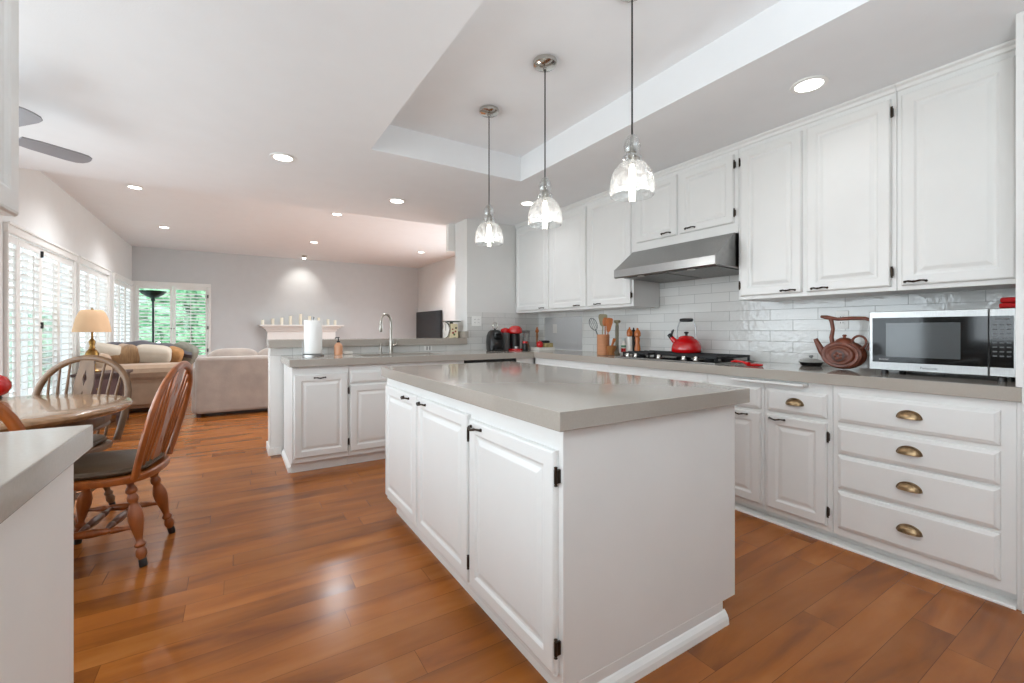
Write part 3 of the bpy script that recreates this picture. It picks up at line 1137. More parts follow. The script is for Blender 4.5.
# eyeball spot above the mantel
k = thing('eyeball_spotlight', 'ceiling eyeball spotlight washing the wall above the mantel', 'spotlight', (1.40, 11.35, ZL - .05))
M().lathe([(.09, .05), (.092, .044), (.07, .04), (.068, .05)], (1.40, 11.35, ZL - .05), 24, cap0=False, cap1=False).build('trim_ring', TRIM, k, smooth=True)
M().ellipsoid((1.40, 11.37, ZL - .015), (.055, .055, .045), 16, 10).build('eyeball', NICKEL, k, smooth=True)
M().lathe_between((1.40, 11.405, ZL - .045), (1.40, 11.42, ZL - .055), [(0, .04), (1, .038)], 16).build('lens', DISC, k, smooth=True)
l = bpy.data.lights.new('eyeball_beam', 'SPOT')
l.energy = 26
l.spot_size = math.radians(85)
l.spot_blend = 1.0
l.shadow_soft_size = .05
l.color = (1, .96, .9)
o = bpy.data.objects.new('eyeball_beam', l)
COL.objects.link(o)
o.location = (1.40, 11.43, ZL - .07)
o.rotation_euler = (math.radians(38), 0, 0)

# ceiling fan over the dining table
fx, fy, fz = -1.15, 3.42, 2.20
k = thing('ceiling_fan', 'grey bladed ceiling fan over the dining table', 'ceiling fan', (fx, fy, ZC))
M().lathe([(.07, ZC), (.07, ZC - .02), (.03, ZC - .06), (.012, ZC - .07), (.012, fz + .08), (.05, fz + .075), (.09, fz + .05), (.095, fz - .02), (.06, fz - .05), (.02, fz - .06)], (fx, fy, 0), 28).build('motor_housing', NICKEL, k, smooth=True)
for a in (39.5, 129.5, 219.5, 309.5):
    a = math.radians(a)
    u, v = Vector((math.cos(a), math.sin(a), 0)), Vector((-math.sin(a), math.cos(a), 0))
    pts = []
    for r, w in ((.17, .050), (.25, .064), (.42, .070), (.465, .064), (.490, .046), (.50, .018), (.502, 0)):
        pts.append((r, w))
    out = [(r, w) for r, w in pts] + [(r, -w) for r, w in pts[:-1][::-1]]
    ctr = Vector((fx, fy, fz))
    b = M().prism([ctr + u * r + v * w + Vector((0, 0, -w * .16)) for r, w in out], (0, 0, .008)).build('blade', FANG, k, bevel=.002)
    M().tube([ctr + u * .08 + Vector((0, 0, .012)), ctr + u * .14 + Vector((0, 0, .016)), ctr + u * .22 + Vector((0, 0, .010))], .010, 8, flat=.5).build('blade_iron', NICKEL, b, smooth=True)


# ------------------------------------------------------------------ outlets
def outlet(name, c, nrm, label, w=.07, h=.115, two=1):
    k = thing(name, label, 'outlet', c)
    n = Vector(nrm)
    a = Vector((-n.y, n.x, 0))
    C = Vector(c)

    def slab(mm, u0, u1, d0, d1, z0, z1):
        mm.prism([C + a * u + n * d + Vector((0, 0, z0)) for u, d in ((u0, d0), (u1, d0), (u1, d1), (u0, d1))], (0, 0, z1 - z0))
        return mm
    slab(M(), -w / 2, w / 2, 0, .006, -h / 2, h / 2).build('cover_plate', OUTW, k, bevel=.002)
    for i in range(two):
        off = (i - (two - 1) / 2) * .046
        s = slab(M(), off - .016, off + .016, .006, .0085, -.034, .034).build('socket_face', OUTW, k, bevel=.0015)
        for zz in (-.018, .018):
            for uu in (-.0065, .0065):
                slab(M(), off + uu - .0015, off + uu + .0015, .008, .009, zz - .005, zz + .005).build('slot', BLACK, s)
    return k


outlet('wall_outlet', (XR - .008, 1.255, 1.215), (-1, 0, 0), 'white outlet plate on tiles behind the brown teapot')
outlet('wall_outlet', (2.40, KY - .008, 1.255), (0, -1, 0), 'double white outlet plate on tiled end wall beside the coffee machine', w=.125, two=2)
outlet('wall_outlet', (.28, KY + .12, .83), (-1, 0, 0), 'white outlet plate on the open end of the low wall')
k = thing('wall_outlet', 'small outlet with dark slots on low tiled wall behind the faucet', 'outlet', (1.80, KY - .008, .95))
M().box(1.755, 1.845, KY - .014, KY - .008, .925, .975).build('cover_plate', OUTW, k, bevel=.002)
for x in (1.782, 1.815):
    M().box(x, x + .010, KY - .016, KY - .013, .93, .97).build('slot', BLACK, k)


# ------------------------------------------------------------------ on the long counter
CT = .915
k = thing('cooktop', 'black gas cooktop with steel front edge on the long counter', 'cooktop', (3.02, 2.26, CT))
ky0, ky1, kx0, kx1 = 1.80, 2.72, 2.775, 3.255
M().box(kx0, kx1, ky0, ky1, CT, CT + .008).build('steel_rim', STEEL, k, bevel=.003)
M().box(kx0 + .018, kx1 - .01, ky0 + .012, ky1 - .012, CT + .008, CT + .012).build('burner_plate', BLACKG, k, bevel=.002)
for i in range(3):
    a = ky0 + .02 + i * .295
    b = a + .285
    x0 = kx0 + (.10 if i == 1 else .05)
    x1 = kx1 - .02
    g = M()
    z0, z1 = CT + .033, CT + .049
    for y in (a, b - .014):
        g.box(x0, x1, y, y + .014, z0, z1)
    for x in (x0, x1 - .014):
        g.box(x, x + .014, a, b, z0, z1)
    n = 6
    for j in range(1, n):
        x = x0 + (x1 - x0) * j / n
        g.box(x - .006, x + .006, a, b, z0, z1 + .004)
    g.box(x0, x1, .5 * (a + b) - .006, .5 * (a + b) + .006, z0, z1)
    for x in (x0, x1 - .014):
        for y in (a, b - .014):
            g.box(x, x + .014, y, y + .014, CT + .012, z0)
    g.build('grate', IRON, k, bevel=.002, bseg=1)
for x, y, r in ((2.92, 1.94, .035), (3.14, 1.94, .045), (3.06, 2.26, .055), (2.92, 2.58, .045), (3.14, 2.58, .035)):
    M().lathe([(r, .012), (r, .020), (r * .8, .024), (r * .8, .030), (r * .7, .032)], (x, y, CT), 20).build('burner', IRON, k, smooth=True)
for y in (2.626, 2.539, 2.305, 2.079, 1.978):
    M().lathe([(.021, .012), (.021, .016), (.017, .020), (.0155, .040), (.013, .043)], (2.815, y, CT), 18).build('knob', CHROME, k, smooth=True)

# red kettle
kx, kyy, kz = 3.08, 2.25, CT + .053
k = thing('kettle', 'red enamel whistling kettle with black handle on the cooktop', 'kettle', (kx, kyy, kz))
M().lathe([(.100, 0), (.112, .006), (.115, .022), (.114, .045), (.108, .066), (.096, .088), (.078, .106), (.060, .117), (.058, .118)], (kx, kyy, kz), 32).build('kettle_body', RED, k, smooth=True, angle=60)
M().lathe([(.060, .117), (.058, .124), (.045, .133), (.02, .138)], (kx, kyy, kz), 28).build('kettle_lid', RED, k, smooth=True, angle=60)
M().lathe([(.010, .137), (.009, .150), (.017, .156), (.018, .164), (.010, .169)], (kx, kyy, kz), 18).build('lid_knob', BLACK, k, smooth=True)
hd = Vector((-.35, .94, 0)).normalized()
C0 = Vector((kx, kyy, kz))
sp = M().tube([C0 + hd * .085 + Vector((0, 0, .085)), C0 + hd * .105 + Vector((0, 0, .105)), C0 + hd * .122 + Vector((0, 0, .125))], [.024, .020, .017], 14)
sp.build('spout', RED, k, smooth=True)
wh = M().tube([C0 + hd * .118 + Vector((0, 0, .120)), C0 + hd * .140 + Vector((0, 0, .146))], [.019, .016], 12)
wh.tube([C0 + hd * .118 + Vector((0, 0, .14)), C0 + hd * .110 + Vector((0, 0, .172)), C0 + hd * .10 + Vector((0, 0, .185))], [.009, .010, .006], 8)
wh.build('whistle', BLACK, k, smooth=True)
for e in (-1, 1):
    M().tube([C0 + hd * e * .070 + Vector((0, 0, .108)), C0 + hd * e * .074 + Vector((0, 0, .150)), C0 + hd * e * .070 + Vector((0, 0, .205)), C0 + hd * e * .055 + Vector((0, 0, .245)), C0 + hd * e * .038 + Vector((0, 0, .262))], .0055, 8).build('handle_arm', STEEL, k, smooth=True)
M().tube([C0 + hd * t + Vector((0, 0, .262)) for t in (-.052, -.046, -.02, .02, .046, .052)], [.009, .0135, .015, .015, .0135, .009], 12).build('handle_grip', BLACK, k, smooth=True)

# red spoon rest beside the cooktop
k = thing('spoon_rest', 'red silicone spoon rest lying beside the cooktop', 'spoon rest', (2.86, 1.63, CT))
M().lathe([(.02, .0), (.042, .003), (.050, .014), (.046, .014), (.038, .006), (.0, .005)], (2.85, 1.575, CT), 24, sx=1.0, sy=1.15).build('rest_bowl', RED, k, smooth=True)
M().tube([(2.853, 1.615, CT + .014), (2.87, 1.66, CT + .022), (2.888, 1.72, CT + .024), (2.895, 1.755, CT + .018)], [.016, .012, .014, .010], 12, flat=.7).build('rest_handle', RED, k, smooth=True)

# small lidded pot
k = thing('lidded_dish', 'small grey lidded dish near the teapot spout', 'dish', (3.19, 1.392, CT))
c = (3.19, 1.392, CT)
M().lathe([(.045, .0), (.055, .004), (.064, .022), (.066, .026)], c, 28).build('dish_base', BLACK, k, smooth=True)
M().lathe([(.070, .026), (.071, .029), (.058, .037), (.036, .046), (.012, .050)], c, 28).build('dish_lid', mat('grey_stoneware', (168, 168, 164), .3), k, smooth=True)
M().lathe([(.007, .049), (.006, .054), (.012, .059), (.013, .065), (.007, .070)], c, 16).build('lid_knob', STEEL, k, smooth=True)

# carved teapot
tx, ty = 3.07, 1.165
k = thing('teapot', 'carved reddish brown disc teapot with branch-like handle beside the microwave', 'teapot', (tx, ty, CT))
mm = M()
R = []
seg = 40
fdir = Vector((-1, 0, 0))
NR = 40
for i in range(NR + 1):
    q = i / NR                      # 0 front centre .. 1 rear centre
    a = PI * q
    rad = math.sin(a) ** .55 if 0 < q < 1 else .0
    rip = 1 + .05 * math.sin(q * 2 * PI * 9)
    dx = -math.cos(a) * .072 * (1 + .08 * math.sin(q * 2 * PI * 9))
    if q < .10:
        dx += .014 * (1 - q / .10)
    R.append([(tx + dx, ty + max(rad, .004) * .108 * rip * math.cos(2 * PI * s_ / seg), CT + .088 + max(rad, .004) * .082 * rip * math.sin(2 * PI * s_ / seg)) for s_ in range(seg)])
mm.rings(R)
mm.build('teapot_body', TEAK, k, smooth=True, angle=70)
M().lathe([(.030, 0), (.034, .008), (.026, .010)], (tx - .066, ty, CT + .083), 20).xf(Matrix.Translation((tx - .066, ty, CT + .083)) @ Matrix.Rotation(-PI / 2, 4, 'Y') @ Matrix.Translation((-(tx - .066), -ty, -(CT + .083)))).build('flower_boss', DARKW, k, smooth=True)
for j in range(5):
    a = 2 * PI * j / 5
    M().ellipsoid((tx - .075, ty + .016 * math.cos(a), CT + .083 + .016 * math.sin(a)), (.006, .010, .010), 10, 6).build('petal', TEAK, k, smooth=True)
M().lathe([(.052, .155), (.050, .163), (.040, .178), (.022, .188), (.008, .190), (.007, .195), (.012, .200), (.008, .208)], (tx, ty - .005, CT), 24).build('teapot_lid', TEAK, k, smooth=True)
M().tube([(tx, ty + .088, CT + .075), (tx - .004, ty + .112, CT + .105), (tx - .008, ty + .130, CT + .145), (tx - .010, ty + .145, CT + .180)], [.026, .021, .016, .013], 14).build('spout', TEAK, k, smooth=True)
M().tube([(tx, ty + .055, CT + .145), (tx - .002, ty + .062, CT + .19), (tx - .003, ty + .053, CT + .24), (tx - .003, ty + .060, CT + .285), (tx - .003, ty + .066, CT + .305)], [.013, .012, .010, .011, .012], 10).build('handle_post', TEAK, k, smooth=True)
M().tube([(tx - .003, ty + .118, CT + .318), (tx - .003, ty + .085, CT + .312), (tx - .003, ty + .03, CT + .300), (tx, ty - .04, CT + .304), (tx + .002, ty - .105, CT + .302), (tx + .002, ty - .140, CT + .288), (tx + .002, ty - .150, CT + .24), (tx + .002, ty - .142, CT + .18), (tx + .002, ty - .118, CT + .12)], [.008, .013, .010, .011, .010, .011, .010, .010, .012], 10).build('handle_branch', TEAK, k, smooth=True)
M().tube([(tx - .02, ty - .075 - .034 * math.cos(2 * PI * i / 20) - .01, CT + .165 + .036 * math.sin(2 * PI * i / 20)) for i in range(21)], .0065, 8).build('handle_ring', TEAK, k, smooth=True)

# microwave
k = thing('microwave', 'stainless steel microwave oven with black glass door on the counter end', 'microwave', (3.1, .73, CT))
mx0, mx1, my0, my1, mz0, mz1 = 2.955, 3.275, .459, 1.001, .936, 1.249
M().box(mx0 + .022, mx1, my0 + .004, my1 - .004, mz0, mz1 - .003).build('oven_case', mat('grey_metal_case', (150, 150, 148), .4, .7), k, bevel=.004)
d = M().box(mx0, mx0 + .022, .548, my1, mz0, mz1).build('oven_door', STEEL, k, bevel=.003)
M().box(mx0 - .0025, mx0 + .002, .549, my1 - .016, mz0 + .042, mz1 - .034).build('door_glass', BLACKG, d)
M().box(mx0 - .0035, mx0 + .002, .640, my1 - .075, mz0 + .072, mz1 - .062).build('door_window', mat('grey_door_window', (74, 78, 80), .08), d)
p_ = M().box(mx0, mx0 + .022, my0, .545, mz0, mz1).build('control_panel', STEEL, k, bevel=.003)
M().box(mx0 - .0025, mx0 + .002, my0 + .010, .544, mz0 + .042, mz1 - .034).build('panel_glass', BLACKG, p_)
KEYM = mat('grey_key_print', (96, 98, 100), .5)
for r_ in range(8):
    for c_ in range(3):
        y = .527 - c_ * .022
        z = mz1 - .075 - r_ * .0205
        M().box(mx0 - .0032, mx0 - .0024, y - .007, y + .007, z - .003, z + .003).build('key', KEYM, p_)
M().box(mx0 - .0032, mx0 - .0024, .480, .528, mz1 - .052, mz1 - .046).build('display', KEYM, p_)
for x in (mx0 + .03, mx1 - .03):
    for y in (my0 + .05, my1 - .06):
        M().lathe([(.016, CT), (.014, mz0 + .002)], (x, y, 0), 14).build('foot', BLACK, k)


def lettering(body, size, loc, par, m, name='brand_lettering'):
    cu = bpy.data.curves.new(name, 'FONT')
    cu.body = body
    cu.size = size
    cu.extrude = .0003
    cu.align_x = 'CENTER'
    cu.align_y = 'CENTER'
    o = bpy.data.objects.new(name, cu)
    COL.objects.link(o)
    bpy.context.view_layer.update()
    me = bpy.data.meshes.new_from_object(o.evaluated_get(bpy.context.evaluated_depsgraph_get()))
    bpy.data.objects.remove(o)
    o = bpy.data.objects.new(name, me)
    COL.objects.link(o)
    me.materials.clear()
    me.materials.append(m)
    o.parent = par
    o.matrix_local = FR[par.name].inverted() @ Matrix.Translation(Vector(loc)) @ Matrix(((0, 0, -1, 0), (-1, 0, 0, 0), (0, 1, 0, 0), (0, 0, 0, 1)))
    return o


lettering('Panasonic', .017, (mx0 - .0008, .755, mz0 + .020), d, mat('dark_print', (50, 50, 52), .5))
lettering('Inverter', .013, (mx0 - .0030, .935, mz0 + .058), d, mat('light_print', (190, 190, 190), .5))
# folded red cloth on the microwave
k = thing('folded_cloth', 'red folded cloth lying on top of the microwave', 'cloth', (3.08, .48, mz1))
for i, (z, w) in enumerate(((0, .052), (.026, .048))):
    M().ellipsoid((3.09, .478, mz1 + .0135 + z), (.085, w, .0138), 20, 10, .35).build('cloth_fold', REDC, k, smooth=True, sub=1)


# ------------------------------------------------------------------ crock, mills and bottles left of the cooktop
ccx, ccy = 2.95, 3.06
k = thing('utensil_crock', 'terracotta coloured ribbed crock holding cooking utensils', 'crock', (ccx, ccy, CT))
prof = [(.054, 0), (.058, .004)]
for i in range(24):
    z = .008 + i * .0073
    prof += [(.0585, z), (.0570, z + .0036)]
prof += [(.060, .188), (.058, .193), (.053, .190), (.052, .02), (.0, .016)]
M().lathe(prof, (ccx, ccy, CT), 32).build('crock_wall', CLAY, k, smooth=True, angle=60)
UGP = 'cooking utensils in the crock'


def utensil(name, label, cat, p0, p1, m, head, hm=None):
    k = thing(name, label, cat, p0, group=UGP)
    p0, p1 = Vector(p0), Vector(p1)
    M().tube([p0, p0.lerp(p1, .5), p1], [.007, .006, .0055], 8).build('handle', hm or m, k, smooth=True)
    d = (p1 - p0).normalized()
    r = Vector((.8456, -.5338, 0))          # broad side of the blade
    r = (r - d * r.dot(d)).normalized()
    n = d.cross(r)
    head(p1, d, r, n).build('head', m, k, bevel=.0015)
    return k


def flat_head(w, L, t, sl=0, taper=.7):
    def f(p, d, r, n):
        mm = M()
        out = []
        for q, ww in ((0, .25), (.12, .6), (.3, taper), (.7, 1), (.92, .95), (1, .7)):
            out.append((q * L, ww * w / 2))
        poly = [p + d * a + r * b - n * t / 2 for a, b in out] + [p + d * a - r * b - n * t / 2 for a, b in out[::-1]]
        mm.prism(poly, n * t)
        return mm
    return f


def slotted_head(w, L, t):
    def f(p, d, r, n):
        mm = M()
        pts = [(L / 2 - L / 2 * math.cos(2 * PI * i / 24), w / 2 * math.sin(2 * PI * i / 24)) for i in range(25)]
        mm.tube([p + d * a + r * b for a, b in pts], t, 6)
        for q in (-.5, 0, .5):
            h_ = L / 2 * math.sqrt(1 - q * q)
            mm.tube([p + d * (L / 2 - h_) + r * q * w / 2, p + d * (L / 2 + h_) + r * q * w / 2], t * .7, 6)
        return mm
    return f


def spoon_head(w, L):
    def f(p, d, r, n):
        mm = M()
        R = []
        for i in range(1, 12):
            t = -PI / 2 + PI * i / 12
            R.append([p + d * (L / 2 + L / 2 * math.sin(t)) + r * (w / 2 * math.cos(t) * math.cos(2 * PI * j / 14)) + n * (.010 * math.cos(t) * math.sin(2 * PI * j / 14)) for j in range(14)])
        mm.rings(R)
        return mm
    return f


cz = CT + .03
utensil('slotted_spoon', 'grey slotted spoon leaning to the window side of the crock', 'spoon', (ccx + .01, ccy - .005, cz), (ccx - .045, ccy + .055, CT + .235), GREYU, slotted_head(.068, .12, .004))
utensil('spatula', 'olive silicone spatula standing tallest in the crock', 'spatula', (ccx - .005, ccy + .01, cz), (ccx + .005, ccy + .012, CT + .27), SAGE, flat_head(.085, .115, .009))
utensil('wooden_spoon', 'pale handled wooden spoon standing upright in the crock', 'spoon', (ccx + .012, ccy - .012, cz), (ccx + .022, ccy - .004, CT + .27), ORANGEW, spoon_head(.055, .085))
utensil('wooden_turner', 'broad orange wooden turner at the cooktop side of the crock', 'turner', (ccx + .01, ccy - .02, cz), (ccx + .038, ccy - .026, CT + .215), ORANGEW, flat_head(.062, .135, .010))


def at(px, X):
    u = (px - 512) / FPX
    return X * (math.cos(TH) - u * math.sin(TH)) / (math.sin(TH) + u * math.cos(TH))


# wooden mortar with pestle
yM = at(611, 2.98)
k = thing('mortar', 'olive wood mortar with orange pestle standing beside the crock', 'mortar', (2.98, yM, CT))
M().lathe([(.030, 0), (.036, .004), (.030, .016), (.036, .035), (.047, .06), (.052, .088), (.047, .088), (.040, .06), (.02, .035), (0, .03)], (2.98, yM, CT), 24).build('mortar_bowl', OLIVEW, k, smooth=True)
M().tube([(2.975, yM - .005, CT + .055), (2.965, yM - .035, CT + .105), (2.955, yM - .068, CT + .150)], [.015, .010, .016], 12).build('pestle', ORANGEW, k, smooth=True)

MG = 'mills and bottles beside the cooktop'
x_ = 3.10
y_ = at(617, x_)
k = thing('tall_mill', 'tall slim grey green pepper mill behind the mortar', 'pepper mill', (x_, y_, CT), group=MG)
M().lathe([(.028, 0), (.028, .010), (.019, .02), (.016, .10), (.018, .22), (.015, .28)], (x_, y_, CT), 18).build('mill_body', mat('grey_green_wood', (132, 130, 112), .5, var=.15), k, smooth=True)
M().lathe([(.013, .28), (.014, .30), (.030, .306), (.032, .322), (.026, .33)], (x_, y_, CT), 18).build('mill_head', SAGE, k, smooth=True)
x_ = 3.14
y_ = at(623.5, x_)
k = thing('spice_bottle', 'small clear bottle with red and green label beside the tall mill', 'bottle', (x_, y_, CT), group=MG)
M().lathe([(.020, 0), (.022, .004), (.022, .10), (.016, .118), (.011, .125), (.011, .135)], (x_, y_, CT), 18).build('bottle_body', CERAM, k, smooth=True)
M().lathe([(.0225, .025), (.0225, .062)], (x_, y_, CT), 18, cap0=False, cap1=False).build('red_label', RED, k, smooth=True)
M().lathe([(.0225, .070), (.0225, .09)], (x_, y_, CT), 18, cap0=False, cap1=False).build('green_label', mat('green_label', (90, 140, 110), .5), k, smooth=True)
M().lathe([(.013, .133), (.013, .158), (.010, .16)], (x_, y_, CT), 16).build('cap', mat('pale_blue_cap', (196, 208, 206), .4), k, smooth=True)


def mill(px, X, h, r, bm, tm, label, prof=0):
    y = at(px, X)
    k = thing('pepper_mill', label, 'pepper mill', (X, y, CT), group=MG)
    if prof:
        M().lathe([(r, 0), (r, h * .08), (r * .8, h * .12), (r * .95, h * .25), (r * .62, h * .45), (r * .8, h * .58), (r * .6, h * .66)], (X, y, CT), 18).build('mill_body', bm, k, smooth=True)
    else:
        M().lathe([(r, 0), (r * 1.02, h * .1), (r * .92, h * .62), (r * .9, h * .66)], (X, y, CT), 18).build('mill_body', bm, k, smooth=True)
    M().lathe([(r * .6, h * .66), (r * .95, h * .70), (r * 1.0, h * .80), (r * .75, h * .90), (r * .3, h * .94), (r * .35, h * .97), (r * .2, h)], (X, y, CT), 18).build('mill_head', tm, k, smooth=True)


mill(629.5, 3.18, .262, .028, CERAM, ORANGEW, 'white bodied mill with orange wood head')
mill(633.5, 3.23, .258, .021, BLACK, BLACK, 'black pepper mill standing behind the white and the wooden ones')
mill(637.5, 3.17, .255, .030, ORANGEW, ORANGEW, 'turned orange wood pepper mill nearest the cooktop', 1)

# ------------------------------------------------------------------ coffee corner
k = thing('capsule_coffee_machine', 'black capsule coffee machine with lever loop against the end wall', 'coffee machine', (2.52, 4.36, CT), rz=math.radians(-14))
B = M()
R = []
for z, w, dd, yo in ((0, .080, .105, 0), (.01, .088, .112, 0), (.10, .092, .112, 0), (.17, .086, .100, .005), (.215, .066, .080, .01), (.236, .040, .055, .012)):
    R.append([(w * math.copysign(abs(math.cos(2 * PI * i / 28)) ** .6, math.cos(2 * PI * i / 28)), yo + dd * math.copysign(abs(math.sin(2 * PI * i / 28)) ** .6, math.sin(2 * PI * i / 28)), z) for i in range(28)])
B.rings(R)
B.build('machine_body', BLACK, k, local=True, smooth=True)
M().box(-.045, .045, -.175, -.10, 0, .022).build('drip_tray', BLACK, k, local=True, bevel=.004)
M().box(-.042, .042, -.150, -.085, .13, .20).build('brew_head', BLACKG, k, local=True, bevel=.012)
M().tube([(.026 * math.cos(2 * PI * i / 18), -.01, .285 + .036 * math.sin(2 * PI * i / 18)) for i in range(19)], .008, 8).build('lever_loop', CHROME, k, local=True, smooth=True)
M().tube([(0, .0, .232), (0, -.01, .252)], .012, 10).build('lever_neck', BLACK, k, local=True, smooth=True)
k = thing('red_coffee_machine', 'red and black domed coffee machine with side tank in the counter corner', 'coffee machine', (2.76, 4.36, CT), rz=math.radians(-24))
M().lathe([(.085, 0), (.088, .006), (.086, .018), (.06, .024)], (.03, -.05, 0), 28).build('base', RED, k, local=True, smooth=True)
M().lathe([(.060, .02), (.060, .19), (.055, .20)], (.03, .02, 0), 24).build('column', BLACK, k, local=True, smooth=True)
M().lathe([(.062, .19), (.080, .20), (.084, .225), (.076, .255), (.052, .278), (.02, .288)], (.03, -.01, 0), 28).build('brew_dome', RED, k, local=True, smooth=True)
M().lathe([(.052, .0), (.054, .006), (.054, .20), (.050, .205)], (-.085, .02, 0), 24).build('water_tank', mat('smoked_tank', (104, 108, 108), .15, var=.05), k, local=True, smooth=True)
M().lathe([(.056, .205), (.058, .222), (.048, .248), (.02, .262)], (-.085, .02, 0), 24).build('tank_lid', RED, k, local=True, smooth=True)
M().lathe([(.026, .024), (.024, .045)], (.03, -.09, 0), 18).build('cup_support', STEEL, k, local=True, smooth=True)
# glass canister
gx, gy = 2.95, 4.36
k = thing('glass_canister', 'clear glass canister with steel lid between red machine and books', 'canister', (gx, gy, CT))
M().lathe([(.048, 0), (.052, .005), (.052, .19), (.046, .20), (.043, .197), (.048, .185), (.048, .008), (0, .006)], (gx, gy, CT), 24).build('jar_wall', GLASS_P, k, smooth=True)
M().lathe([(.048, .20), (.050, .204), (.050, .225), (.02, .232)], (gx, gy, CT), 24).build('lid', STEEL, k, smooth=True)
M().lathe([(.044, .010), (.045, .09), (.02, .098)], (gx, gy, CT), 20).build('contents', mat('brown_sugar', (150, 112, 88), .9, var=.2, scale=60), k, smooth=True)
k = thing('small_coffee_jar', 'small dark jar with red lid in front of the glass canister', 'jar', (2.83, 4.20, CT))
M().lathe([(.030, 0), (.032, .004), (.032, .075), (.026, .085)], (2.83, 4.20, CT), 18).build('jar_body', BLACK, k, smooth=True)
M().lathe([(.030, .083), (.030, .105), (.024, .108)], (2.83, 4.20, CT), 18).build('lid', RED, k, smooth=True)
# stacked book with things on it
bx, by = 3.06, 4.17
bk = M().box(bx - .115, bx + .115, by - .08, by + .08, CT, CT + .034)
tag(bk.build('book', CERAM, loc=(bx, by, CT), bevel=.002), 'thick white book lying flat in the counter corner', 'book')
k = thing('red_pot', 'small red pot standing on the white book', 'pot', (bx - .06, by - .02, CT + .034))
M().lathe([(.026, 0), (.036, .012), (.040, .035), (.034, .058), (.030, .062), (.026, .058)], (bx - .06, by - .02, CT + .034), 20).build('pot_body', RED, k, smooth=True)
M().lathe([(.031, .060), (.02, .070), (.006, .074), (.008, .084)], (bx - .06, by - .02, CT + .034), 18).build('lid', RED, k, smooth=True)
bb = M().box(bx - .015, bx + .105, by - .06, by + .05, CT + .034, CT + .082)
tag(bb.build('tea_box', mat('olive_yellow_tin', (176, 160, 108), .4, var=.3, scale=30), loc=(bx + .04, by, CT + .034), bevel=.004), 'olive yellow tin on the white book beside the red pot', 'tin')
bb = M().ellipsoid((bx + .03, by, CT + .098), (.05, .045, .016), 16, 8, .5)
tag(bb.build('dark_case', BLACK, loc=(bx + .03, by, CT + .083), smooth=True), 'dark rounded case lying on the olive tin', 'case')
k = thing('brown_mill', 'slim turned brown pepper mill behind the book in the corner', 'pepper mill', (3.14, 4.40, CT))
M().lathe([(.026, 0), (.026, .02), (.016, .05), (.013, .12), (.017, .17), (.012, .20)], (3.14, 4.40, CT), 16).build('mill_body', OLIVEW, k, smooth=True)
M().lathe([(.012, .20), (.022, .215), (.022, .235), (.010, .25), (.012, .262), (.006, .27)], (3.14, 4.40, CT), 16).build('mill_head', ORANGEW, k, smooth=True)

# ------------------------------------------------------------------ sink counter
k = thing('sink', 'stainless undermount sink in the greige counter', 'sink', (1.36, 4.2, .68))
w_ = .004
mm = cells([sx0 - .02, sx0, sx1, sx1 + .02], [sy0 - .02, sy0, sy1, sy1 + .02], lambda x, y: not (sx0 < x < sx1 and sy0 < y < sy1), .850, .8555)
mm.box(sx0 - w_, sx0, sy0, sy1, .69, .855).box(sx1, sx1 + w_, sy0, sy1, .69, .855).box(sx0, sx1, sy0 - w_, sy0, .69, .855).box(sx0, sx1, sy1, sy1 + w_, .69, .855).box(sx0, sx1, sy0, sy1, .686, .69)
mm.build('basin', STEEL, k)
M().lathe([(.04, .690), (.042, .693), (.03, .692)], (1.36, 4.2, 0), 20).build('drain', CHROME, k, smooth=True)
k = thing('faucet', 'nickel gooseneck pull-down faucet behind the sink', 'faucet', (1.357, 4.466, CT))
fx0, fy0 = 1.357, 4.466
M().lathe([(.027, 0), (.027, .006), (.021, .010), (.021, .13), (.018, .14)], (fx0, fy0, CT), 20).build('faucet_body', NICKEL, k, smooth=True)
dv = Vector((-.95, -.30, 0)).normalized()
pts = [Vector((fx0, fy0, CT + .12)), Vector((fx0, fy0, CT + .30))]
for i in range(1, 13):
    a = PI * i / 12
    pts.append(Vector((fx0, fy0, CT + .30)) + dv * (.06 - .06 * math.cos(a)) + Vector((0, 0, .095 * math.sin(a))))
M().tube(pts, .0125, 12).build('gooseneck', NICKEL, k, smooth=True)
e_ = pts[-1]
M().lathe([(.013, 0), (.017, -.01), (.018, -.075), (.015, -.085)], tuple(e_), 16).build('spray_head', NICKEL, k, smooth=True)
M().tube([(fx0 + .018, fy0, CT + .075), (fx0 + .045, fy0 - .005, CT + .080), (fx0 + .060, fy0 - .008, CT + .12), (fx0 + .062, fy0 - .01, CT + .14)], [.013, .012, .006, .005], 10).build('lever', NICKEL, k, smooth=True)
k = thing('soap_pump', 'nickel deck soap pump left of the faucet', 'soap dispenser', (1.25, 4.46, CT))
M().lathe([(.020, 0), (.020, .005), (.012, .01), (.012, .05), (.007, .055), (.006, .085), (.012, .088), (.012, .096), (.005, .10)], (1.25, 4.46, CT), 16).build('pump_stem', NICKEL, k, smooth=True)
M().tube([(1.25, 4.46, CT + .092), (1.235, 4.42, CT + .092), (1.228, 4.40, CT + .084)], [.006, .005, .0045], 8).build('spout', NICKEL, k, smooth=True)
k = thing('paper_towel_holder', 'steel holder with round base carrying the paper towel roll', 'paper towel holder', (.609, 4.36, CT))
M().lathe([(.092, 0), (.092, .012), (.086, .016), (.015, .018)], (.609, 4.36, CT), 32).build('base', STEEL, k, smooth=True)
M().lathe([(.006, .016), (.006, .335), (.012, .338), (.013, .350), (.006, .356)], (.609, 4.36, CT), 14).build('post', STEEL, k, smooth=True)
M().tube([(.522, 4.345, CT + .014), (.520, 4.345, CT + .12), (.524, 4.347, CT + .13)], .0045, 8).build('tension_arm', STEEL, k, smooth=True)
rl = M().lathe([(.020, .022), (.074, .022), (.076, .026), (.076, .318), (.074, .322), (.020, .322)], (.609, 4.36, CT), 36, cap0=False, cap1=False)
